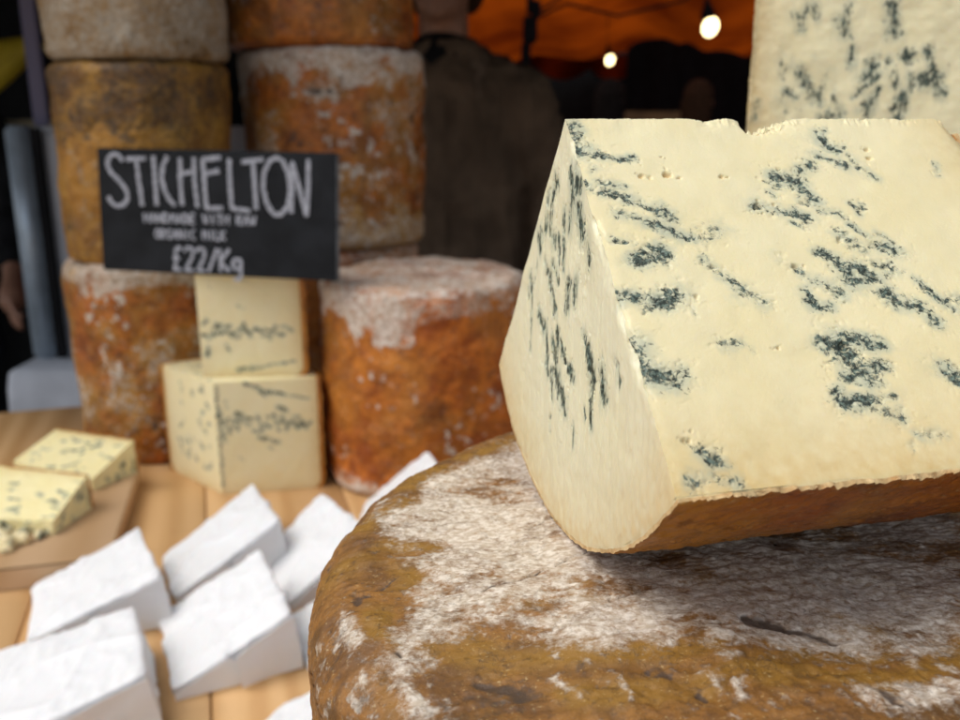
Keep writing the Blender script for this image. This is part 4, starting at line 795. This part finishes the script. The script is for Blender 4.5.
def person(loc, yaw, sc, m_top, m_leg, m_hair, label, arms=None, hair_long=False, voxel=0.011, inner=None, group=None):
    root = empty('person', loc, yaw, label=label, cat='person', group=group); root.scale = (sc,) * 3
    # skeleton for 1.72 m, facing -y
    arms = arms or {s: [(s * .180, .01, 1.355), (s * .235, .02, 1.13), (s * .245, -.06, .88)] for s in (-1, 1)}
    bm = bmesh.new()
    loft(bm, [(0, 0, .86, .16, .11), (0, 0, .95, .165, .115), (0, 0, 1.08, .135, .095), (0, 0, 1.25, .155, .105), (0, 0, 1.34, .150, .095), (0, 0, 1.39, .115, .085), (0, .01, 1.44, .075, .07), (0, .01, 1.47, .06, .06)])
    bm_tube(bm, [(0, .015, 1.42), (0, .005, 1.50), (0, -.005, 1.56)], [.062, .056, .056], 16)
    ell(bm, (0, 0, 1.625), (.076, .096, .108)); ell(bm, (0, -.045, 1.562), (.052, .052, .045))
    ell(bm, (0, -.098, 1.600), (.013, .020, .022)); ell(bm, (0, -.088, 1.650), (.050, .020, .012))
    ell(bm, (0, -.088, 1.560), (.024, .014, .008)); ell(bm, (0, -.084, 1.535), (.022, .016, .014))
    for s in (-1, 1):
        ell(bm, (s * .078, .01, 1.61), (.010, .020, .032)); ell(bm, (s * .030, -.083, 1.628), (.013, .010, .008)); ell(bm, (s * .042, -.065, 1.59), (.022, .022, .02))
        a, b_, c_ = arms[s]
        bm_tube(bm, [a, tuple((Vector(a) + Vector(b_)) / 2), b_, tuple((Vector(b_) + Vector(c_)) / 2), c_], [.052, .046, .038, .034, .025], 12)
        ell(bm, a, (.048, .05, .05))
        # hand: palm and five curled fingers
        A = Vector(c_); dr = (Vector(c_) - Vector(b_)).normalized(); side = dr.cross(Vector((s, 0, 0))).normalized(); pn = dr.cross(side)
        bm_tube(bm, [tuple(A), tuple(A + dr * .045), tuple(A + dr * .085)], [.026, .036, .034], 10)
        for k, l in enumerate((.066, .076, .072, .056)):
            o_ = A + dr * .08 + side * ((k - 1.5) * .0185); bm_tube(bm, [tuple(o_), tuple(o_ + dr * l * .45), tuple(o_ + dr * l * .8 + pn * -s * .012), tuple(o_ + dr * l * .95 + pn * -s * .03)], [.0095, .009, .0085, .007], 8)
        o_ = A + dr * .025 - side * .03; bm_tube(bm, [tuple(o_), tuple(o_ + dr * .03 - side * .022), tuple(o_ + dr * .062 - side * .026)], [.012, .011, .008], 8)
        bm_tube(bm, [(s * .09, 0, .88), (s * .095, -.005, .66), (s * .095, 0, .48), (s * .095, .02, .28), (s * .095, .03, .08)], [.088, .075, .056, .052, .038], 14)
        ell(bm, (s * .10, -.03, .045), (.042, .115, .042))
    fuse('body', bm, m_skin, root, voxel * .75, smooth_it=3)
    bm = bmesh.new()
    loft(bm, [(0, 0, .78, .195, .145), (0, 0, .90, .19, .14), (0, 0, 1.05, .178, .13), (0, -.005, 1.20, .180, .135), (0, 0, 1.32, .188, .128), (0, .005, 1.40, .145, .105), (0, .01, 1.455, .10, .08), (0, .01, 1.475, .075, .075)])
    for s in (-1, 1):
        a, b_, c_ = arms[s]; ell(bm, (s * .165, .01, 1.355), (.07, .072, .065))
        cu = Vector(b_) + (Vector(c_) - Vector(b_)) * .82
        bm_tube(bm, [(s * .10, .01, 1.395), a, tuple((Vector(a) + Vector(b_)) / 2), b_, tuple((Vector(b_) + cu) / 2), tuple(cu)], [.062, .068, .066, .058, .05, .042], 14)
    if not inner:
        bm_tube(bm, [(0, .012, 1.45), (0, .005, 1.50)], [.078, .07], 16)
    sh = fuse('shirt', bm, m_top, root, voxel, wr=.024, seed=int(abs(loc[0]) * 100) + 3)
    if inner:
        bm = bmesh.new(); bm_tube(bm, [(0, -.03, 1.36), (0, -.01, 1.43), (0, .006, 1.478)], [.078, .080, .067], 18); bm_obj('undershirt', bm, inner, root, smooth=True)
        for s in (-1, 1):                                    # turned down collar halves
            G = []
            for t in np.linspace(0, 1, 14):
                ang = math.pi / 2 - s * t * 2.25; r0 = .079 + .006 * t; p = np.array([math.cos(ang) * r0, .012 + math.sin(ang) * r0 - .03 * t, 1.498 - .065 * t ** 1.6])
                out = np.array([math.cos(ang), math.sin(ang), 0]); wd = .034 + .038 * t
                G.append([p + out * (.006 + .03 * u) + np.array([0, -.004 * u, -wd * u + .012 * math.sin(u * 3)]) for u in np.linspace(0, 1, 6)])
            G = np.array(G); mbc = MB(); mbc.grid(G); mbc.grid(G + np.array([0, 0, -.004]), flip=True)
            link('collar', mbc.mesh('collar'), m_collar, root)
        bm = bmesh.new(); bm_box(bm, (0.012, -.136, 1.14), (.032, .008, .44), bev=.002); bm_obj('placket', bm, m_top, root)
    bm = bmesh.new()
    loft(bm, [(0, 0, .80, .175, .125), (0, 0, .90, .18, .13), (0, 0, .98, .17, .12)])
    for s in (-1, 1): bm_tube(bm, [(s * .085, 0, .88), (s * .10, 0, .66), (s * .10, 0, .48), (s * .10, .02, .28), (s * .10, .03, .09)], [.105, .092, .075, .07, .065], 14)
    fuse('trousers', bm, m_leg, root, voxel, wr=.008, seed=9)
    bm = bmesh.new(); ell(bm, (0, .022, 1.652), (.086, .098, .098)); 
    for s in (-1, 1): ell(bm, (s * .05, .03, 1.60), (.035, .065, .06))
    if hair_long: loft(bm, [(0, .05, 1.42, .07, .04), (0, .05, 1.50, .09, .055), (0, .045, 1.62, .092, .07)])
    fuse('hair', bm, m_hair, root, voxel * .7, wr=.006, seed=4, smooth_it=2)
    for s in (-1, 1):
        bm = bmesh.new(); ell(bm, (s * .10, -.035, .045), (.048, .125, .047)); ell(bm, (s * .10, -.035, .012), (.052, .13, .014)); bm_obj('shoe', bm, m_hair, root, smooth=True)
    return root
m_shirt = plain('brown_shirt', (0.14, 0.095, 0.062), 0.85, 14, 0.25, bdist=.004)
m_collar = plain('shirt_collar', (0.24, 0.17, 0.12), 0.85, 14, 0.2)
m_black = plain('black_cloth', (0.008, 0.008, 0.009), 0.9, 14, 0.3)
m_jeans = plain('dark_trousers', (0.02, 0.022, 0.03), 0.9, 14, 0.3)
m_hairb = plain('brown_hair', (0.05, 0.022, 0.010), 0.95, 60, 0.4)
m_hairk = plain('black_hair', (0.012, 0.008, 0.007), 0.95, 60, 0.4)
person((-.075, 1.95, -.85), math.radians(-8), .925, m_shirt, m_jeans, m_hairb, 'stallholder in an open collared dark brown shirt over a black top', inner=m_black)
m_pink = plain('pink_sleeve', (0.22, 0.05, 0.06), 0.9, 20, 0.3); m_coat = plain('dark_coat', (0.012, 0.012, 0.014), 0.9, 12, 0.3); m_tan = plain('tan_jacket', (0.16, 0.085, 0.035), 0.9, 12, 0.3)
person((.60, 4.3, -.85), math.radians(165), .80, m_coat, m_jeans, m_hairk, 'distant person with dark hair and dark coat, beyond the big wedge', hair_long=True, voxel=.014, group='distant people at the market')
person((1.03, 4.4, -.85), math.radians(150), .80, m_tan, m_jeans, m_hairb, 'distant person with brown hair and tan jacket left of the upright cheese slab', hair_long=True, voxel=.014, group='distant people at the market')
person((-1.46, 2.33, -.85), math.radians(35), .90, m_coat, m_jeans, m_hairk, 'person in a black coat reaching a bare hand forward at the far left edge', voxel=.013,
       arms={-1: [(-.185, .01, 1.40), (-.235, .02, 1.13), (-.245, -.06, .88)], 1: [(.185, .01, 1.40), (.25, -.12, 1.15), (.19, -.34, .93)]})

# --- grey metal cabinet on a white-clothed bench
m_steel = plain('grey_painted_metal', (0.42, 0.44, 0.48), 0.5, 8, 0.12); m_rail = plain('pale_blue_metal', (0.42, 0.50, 0.58), 0.35, 12, 0.2, metal=0.3)
cabn = empty('metal_cabinet', (-.56, 1.66, -.070), label='grey metal cabinet with a pale blue corner post behind the left stack', cat='cabinet')
bm = bmesh.new(); bm_box(bm, (-0.08, .12, .2135), (.335, .24, .425), bev=.004); bm_obj('body', bm, m_steel, cabn)
bm = bmesh.new(); bm_box(bm, (-.068, -.004, .2135), (.29, .010, .40), bev=.002); bm_obj('door', bm, m_steel, cabn)
bm = bmesh.new(); bm_box(bm, (-.266, .004, .215), (.040, .040, .426), bev=.006); bm_obj('corner_post', bm, m_rail, cabn, smooth=True)
bm = bmesh.new(); bm_box(bm, (-.228, -.016, .215), (.018, .012, .42), bev=.002); bm_obj('door_seal', bm, m_black, cabn)
m_wcloth = plain('white_cloth', (0.80, 0.82, 0.86), 0.9, 10, 0.12)
bench = empty('clothed_bench', (-.56, 1.75, -.85), label='bench draped in white cloth that carries the grey cabinet behind the table', cat='bench')
G = []
for t in np.linspace(0, 4, 241)[:-1]:
    k, f = int(t), t % 1; X0 = [(-.30, -.17), (.33, -.17), (.33, .17), (-.30, .17)]; a = np.array(X0[k]); b_ = np.array(X0[(k + 1) % 4]); p = a + (b_ - a) * f
    c = p / np.linalg.norm(p); fold = math.sin(t * 23) * .5 + math.sin(t * 41 + 1) * .5
    G.append([[*(p * .02), .7785], [*(p * .97), .7785], [*p, .772]] + [[*(p + c * (.004 + .022 * d * (1 + fold))), .772 - .60 * d] for d in np.linspace(.05, 1, 14)])
mbb = MB(); Gg = np.array(G).transpose(1, 0, 2); mbb.grid(Gg, wrap=True, flip=True); link('cloth', mbb.mesh('cloth'), m_wcloth, bench)
for (x, y) in ((-.27, -.14), (.30, -.14), (-.27, .14), (.30, .14)):
    bm = bmesh.new(); bm_box(bm, (x, y, .385), (.04, .04, .77)); bm_obj('leg', bm, m_dwood, bench)
# --- slim patterned pole standing on the cabinet
m, n, b = new_mat('patterned_strap'); v = coords(n); wv = N(n, 'ShaderNodeTexWave', Scale=70.0, Distortion=2.0); n.links.new(v, wv.inputs['Vector'])
n.links.new(mix(n, smooth(n, wv.outputs['Fac'], .3, .7), (.13, .15, .27), (.26, .21, .27)), b.inputs['Base Color']); b.inputs['Roughness'].default_value = .8
bm = bmesh.new(); bm_box(bm, (0, 0, .42), (.027, .012, .84), bev=.003)
o = bm_obj('tent_strap', bm, m, loc=(-.800, 1.70, .3575), label='slim blue and mauve woven strap rising from the grey cabinet at the left', cat='strap'); o.rotation_euler = (0, 0, .1)
# --- yellow bag hook hanging in the dark at far left
m_yel = plain('yellow_cloth', (0.55, 0.40, 0.02), 0.7, 20, 0.15)
G = []
for t in np.linspace(0, 1, 16):
    wd = .085 * math.sin(math.pi * (0.08 + .87 * t)) ; x = -1.46 + .36 * t; z = .40 + .16 * t ** 1.5
    G.append([[x, 2.4 + .03 * math.cos(a), z + wd * math.sin(a) * (1 if math.sin(a) > 0 else .6)] for a in np.linspace(0, 2 * math.pi, 17)[:-1]])
mbb = MB(); mbb.grid(np.array(G), wrap=True); 
bagm = mbb.mesh('yellow_bag'); rootb = empty('hanging_bag', (0, 0, 0), label='yellow cloth bag hanging in the dark at the upper left edge', cat='bag')
link('bag_body', bagm, m_yel, rootb)
bm = bmesh.new(); bm_tube(bm, [(-1.10, 2.4, .55), (-1.16, 2.41, .9), (-1.2, 2.42, 1.30)], .006, 8); bm_obj('cord', bm, m_black, rootb)
# --- pale shelf board at far left
m_pale = plain('pale_board', (0.42, 0.36, 0.24), 0.7, 12, 0.15)
shf = empty('trestle_shelf', (-1.42, 2.42, -.85), label='pale topped trestle shelf at the left edge behind the cabinet', cat='shelf')
bm = bmesh.new(); bm_box(bm, (0.11, 0.18, 1.205), (.80, .26, .025), bev=.002); bm_obj('shelf_board', bm, m_pale, shf)
for x in (-.25, .47): bm = bmesh.new(); bm_box(bm, (x, .18, .596), (.04, .22, 1.19)); bm_obj('leg', bm, m_black, shf)
# --- wooden crate on a stand, beyond
m_crate = plain('crate_wood', (0.30, 0.17, 0.07), 0.7, 10, 0.25)
cr = empty('wooden_crate', (.90, 4.75, .17), label='small tan wooden crate far back between the two distant people', cat='crate')
bm = bmesh.new()
for z in (.04, .12, .20): 
    for y in (-.12, .12): bm_box(bm, (0, y, z), (.36, .012, .07), bev=.002)
    for x in (-.18, .18): bm_box(bm, (x, 0, z), (.012, .228, .07), bev=.002)
bm_obj('slat_sides', bm, m_crate, cr); bm = bmesh.new(); bm_box(bm, (0, 0, .006), (.34, .226, .012)); bm_obj('crate_floor', bm, m_crate, cr)
std = empty('trestle_stand', (.90, 4.75, -.85), label='dark trestle stand carrying the tan crate far back', cat='stand')
bm = bmesh.new(); bm_box(bm, (0, 0, 1.0), (.7, .4, .038)); bm_obj('top', bm, m_black, std)
for x in (-.3, .3): bm = bmesh.new(); bm_box(bm, (x, 0, .49), (.05, .34, .98)); bm_obj('leg', bm, m_black, std)

# --- orange tent roof, its scalloped valances, lamps and cables
m, n, b = new_mat('orange_canvas'); m_canvas = m
for x in [b]: pass
out = n.nodes['Material Output']; tr = N(n, 'ShaderNodeBsdfTranslucent'); df = N(n, 'ShaderNodeBsdfDiffuse'); mx = N(n, 'ShaderNodeMixShader'); mx.inputs[0].default_value = .35
cc = mix(n, smooth(n, noise(n, coords(n), 1.1, 4), .3, .7), (.085, .010, .001), (.25, .040, .002))
n.links.new(cc, tr.inputs['Color']); n.links.new(cc, df.inputs['Color']); n.links.new(tr.outputs[0], mx.inputs[1]); n.links.new(df.outputs[0], mx.inputs[2]); n.links.new(mx.outputs[0], out.inputs['Surface']); n.nodes.remove(b)
m_red = D.materials.new('red_canvas'); m_red.use_nodes = True; n = m_red.node_tree; b = n.nodes['Principled BSDF']; out = n.nodes['Material Output']
tr = N(n, 'ShaderNodeBsdfTranslucent'); tr.inputs['Color'].default_value = (.62, .05, .006, 1); n.links.new(tr.outputs[0], out.inputs['Surface']); n.nodes.remove(b)
g = np.linspace(0, 1, 90); A_, B_ = np.meshgrid(g, g, indexing='ij')
X = -5 + 11 * A_; Y = 3.6 + 7.2 * B_
Z = 2.15 - 1.15 * B_ + .09 * np.cos(X * 2.4 + Y * .3) + .07 * np.sin(X * 5.1 - Y * .7) + .05 * (fbm(np.stack([X, Y, X * 0], -1) * 1.3, 5, 3) - .5)
mbb = MB(); mbb.grid(np.stack([X, Y, Z], -1)); tent = empty('market_tent', (0, 0, 0), label='glowing orange canvas market tent roof with scalloped edge in the background', cat='tent')
link('canopy', mbb.mesh('canopy'), m_canvas, tent)
def valance(y, z0, drop, per, x0, x1, mat, name, seed, par):
    xs = np.linspace(x0, x1, 260); rows = []
    for t in np.linspace(0, 1, 8): rows.append([[x, y + .03 * math.sin(x * 9) * t, z0 + .03 * math.sin(x * 3 + seed) - t * drop * (.45 + .55 * abs(math.sin(math.pi * x / per)) ** .7)] for x in xs])
    mbv = MB(); mbv.grid(np.array(rows)); return link(name, mbv.mesh(name), mat, par)
valance(10.8, 1.08, .26, .62, -5, 6, m_red, 'valance', 1, tent)
for (x, y) in ((-4.9, 3.7), (5.9, 3.7), (-4.9, 10.7), (5.9, 10.7)):
    bm = bmesh.new(); bm_tube(bm, [(x, y, -.85), (x, y, 2.1 if y < 5 else 1.0)], .03, 10); bm_obj('tent_pole', bm, m_black, tent)
# dark drapes: one lumpy heap of goods, the curtains added to keep light out
def drape(name, pts, ztop, label, lump=.12, seed=1, y_amp=.05):
    P = np.array(pts, float); n_ = 220; tt = np.linspace(0, len(P) - 1.0001, n_); i = tt.astype(int); f = (tt - i)[:, None]; C_ = P[i] * (1 - f) + P[i + 1] * f
    rows = []
    for t in np.linspace(0, 1, 10):
        zt = ztop + lump * (fbm(np.stack([C_[:, 0] * 1.9, C_[:, 1] * 1.9, C_[:, 0] * 0 + seed], -1), seed, 3) - .4) * 2
        rows.append(np.stack([C_[:, 0], C_[:, 1] + y_amp * np.sin(tt * 40), -.85 + (zt + .85) * t], -1))
    mbv = MB(); mbv.grid(np.array(rows)); return link(name, mbv.mesh(name), m_black, label=label, cat="drape")
drape('black_drape', [(1.12, 7.2), (3.6, 7.2)], .86, 'lumpy black heap of covered goods before the orange tent on the right', .22, 3)
drape('added_back_curtain', [(-5.4, 10.95), (6.3, 10.95)], 2.6, 'tall dark curtain added to keep the far end of the market tent dark', .0, 5)
drape('added_side_curtain', [(-5.4, 2.2), (-5.4, 12.3)], 2.6, 'tall dark curtain added along the left side of the market tent to block light', .0, 6)
drape('added_side_curtain', [(6.3, 2.2), (6.3, 12.3)], 2.6, 'tall dark curtain added along the right side of the market tent to block light', .0, 7)
drape('added_left_curtain', [(-3.6, 3.1), (-.62, 3.0)], 1.9, 'black curtain added behind the left stack to keep that part dark', .0, 8)
# unseen roof, added and lowered to shade the back half of the table
m_roof = plain('dark_canvas', (0.03, 0.012, 0.008), 0.9, 6, 0.3)
rf = empty('shade_roof', (0, 0, 0), label='dark canvas roof added above the back of the table to shade it', cat='roof')
Xr, Yr = np.meshgrid(np.linspace(-3.5, 3.5, 40), np.linspace(.86, 3.5, 20), indexing='ij'); mbv = MB(); mbv.grid(np.stack([Xr, Yr, .98 + .12 * (Yr - .86) + .02 * np.cos(Xr * 4)], -1)); link('roof_canvas', mbv.mesh('roof_canvas'), m_roof, rf)
valance(.85, .985, .25, .24, -3.5, 3.5, m_roof, 'valance', 2, rf)
for (x, y) in ((-3.4, 1.0), (3.4, 1.0), (-3.4, 3.4), (3.4, 3.4)):
    bm = bmesh.new(); bm_tube(bm, [(x, y, -.85), (x, y, .98 + .12 * (y - .8))], .025, 10); bm_obj('pole', bm, m_black, rf)
# lamps
m_glow = D.materials.new('lamp_glass'); m_glow.use_nodes = True; n = m_glow.node_tree; b = n.nodes['Principled BSDF']; b.inputs['Emission Color'].default_value = (1, .78, .38, 1); b.inputs['Emission Strength'].default_value = 5; b.inputs['Base Color'].default_value = (.8, .7, .5, 1)
def lamp(loc, r_, label):
    root = empty('hanging_lamp', loc, label=label, cat='lamp', group='light bulbs hanging under the orange tent')
    bm = bmesh.new(); ell(bm, (0, 0, 0), (r_ * .9, r_ * .9, r_ * 1.15), rot=ry(.3)); bm_obj('bulb', bm, m_glow, root, smooth=True)
    bm = bmesh.new(); bm_tube(bm, [(-r_ * .25, 0, r_ * .9), (-r_ * .4, 0, r_ * 1.6), (-r_ * .5, 0, r_ * 2.4), (-r_ * .6, 0, r_ * 3.2)], [r_ * 1.0, r_ * .85, r_ * .5, r_ * .2], 16); bm_obj('lamp_holder', bm, m_black, root, smooth=True)
    bm = bmesh.new(); bm_tube(bm, [(-r_ * .6, 0, r_ * 3), (-r_ * .8, 0, r_ * 8), (-r_ * .4, 0, max(.5, r_ * 12))], r_ * .12, 8); bm_obj('cable', bm, m_black, root)
lamp((1.205, 5.0, .835), .043, 'bright oval bulb in a dark holder hanging near the upright cheese slab')
lamp((1.235, 9.0, .91), .042, 'small far bulb glowing just above the black heap')
# black cable bundle hanging down from the roof
cb = empty('cable_bundle', (.262, 5.0, .80), label='black cable bundle with a socket block hanging against the orange tent', cat='cable')
bm = bmesh.new(); bm_box(bm, (0, 0, .02), (.075, .06, .14), bev=.012); bm_box(bm, (-.02, 0, -.10), (.05, .05, .12), bev=.01); bm_box(bm, (.03, 0, .12), (.05, .05, .09), bev=.01); bm_obj('socket_block', bm, m_black, cb)
bm = bmesh.new(); bm_tube(bm, [(0, 0, .1), (-.01, 0, .4), (.0, 0, .9)], .022, 10); bm_tube(bm, [(.03, 0, .08), (.2, .1, .16), (.5, .3, .12), (.9, .5, .22), (1.3, .6, .5)], .008, 8); bm_tube(bm, [(.03, 0, .1), (.3, .1, .27), (.55, .2, .55)], .008, 8); bm_obj('cable', bm, m_black, cb)
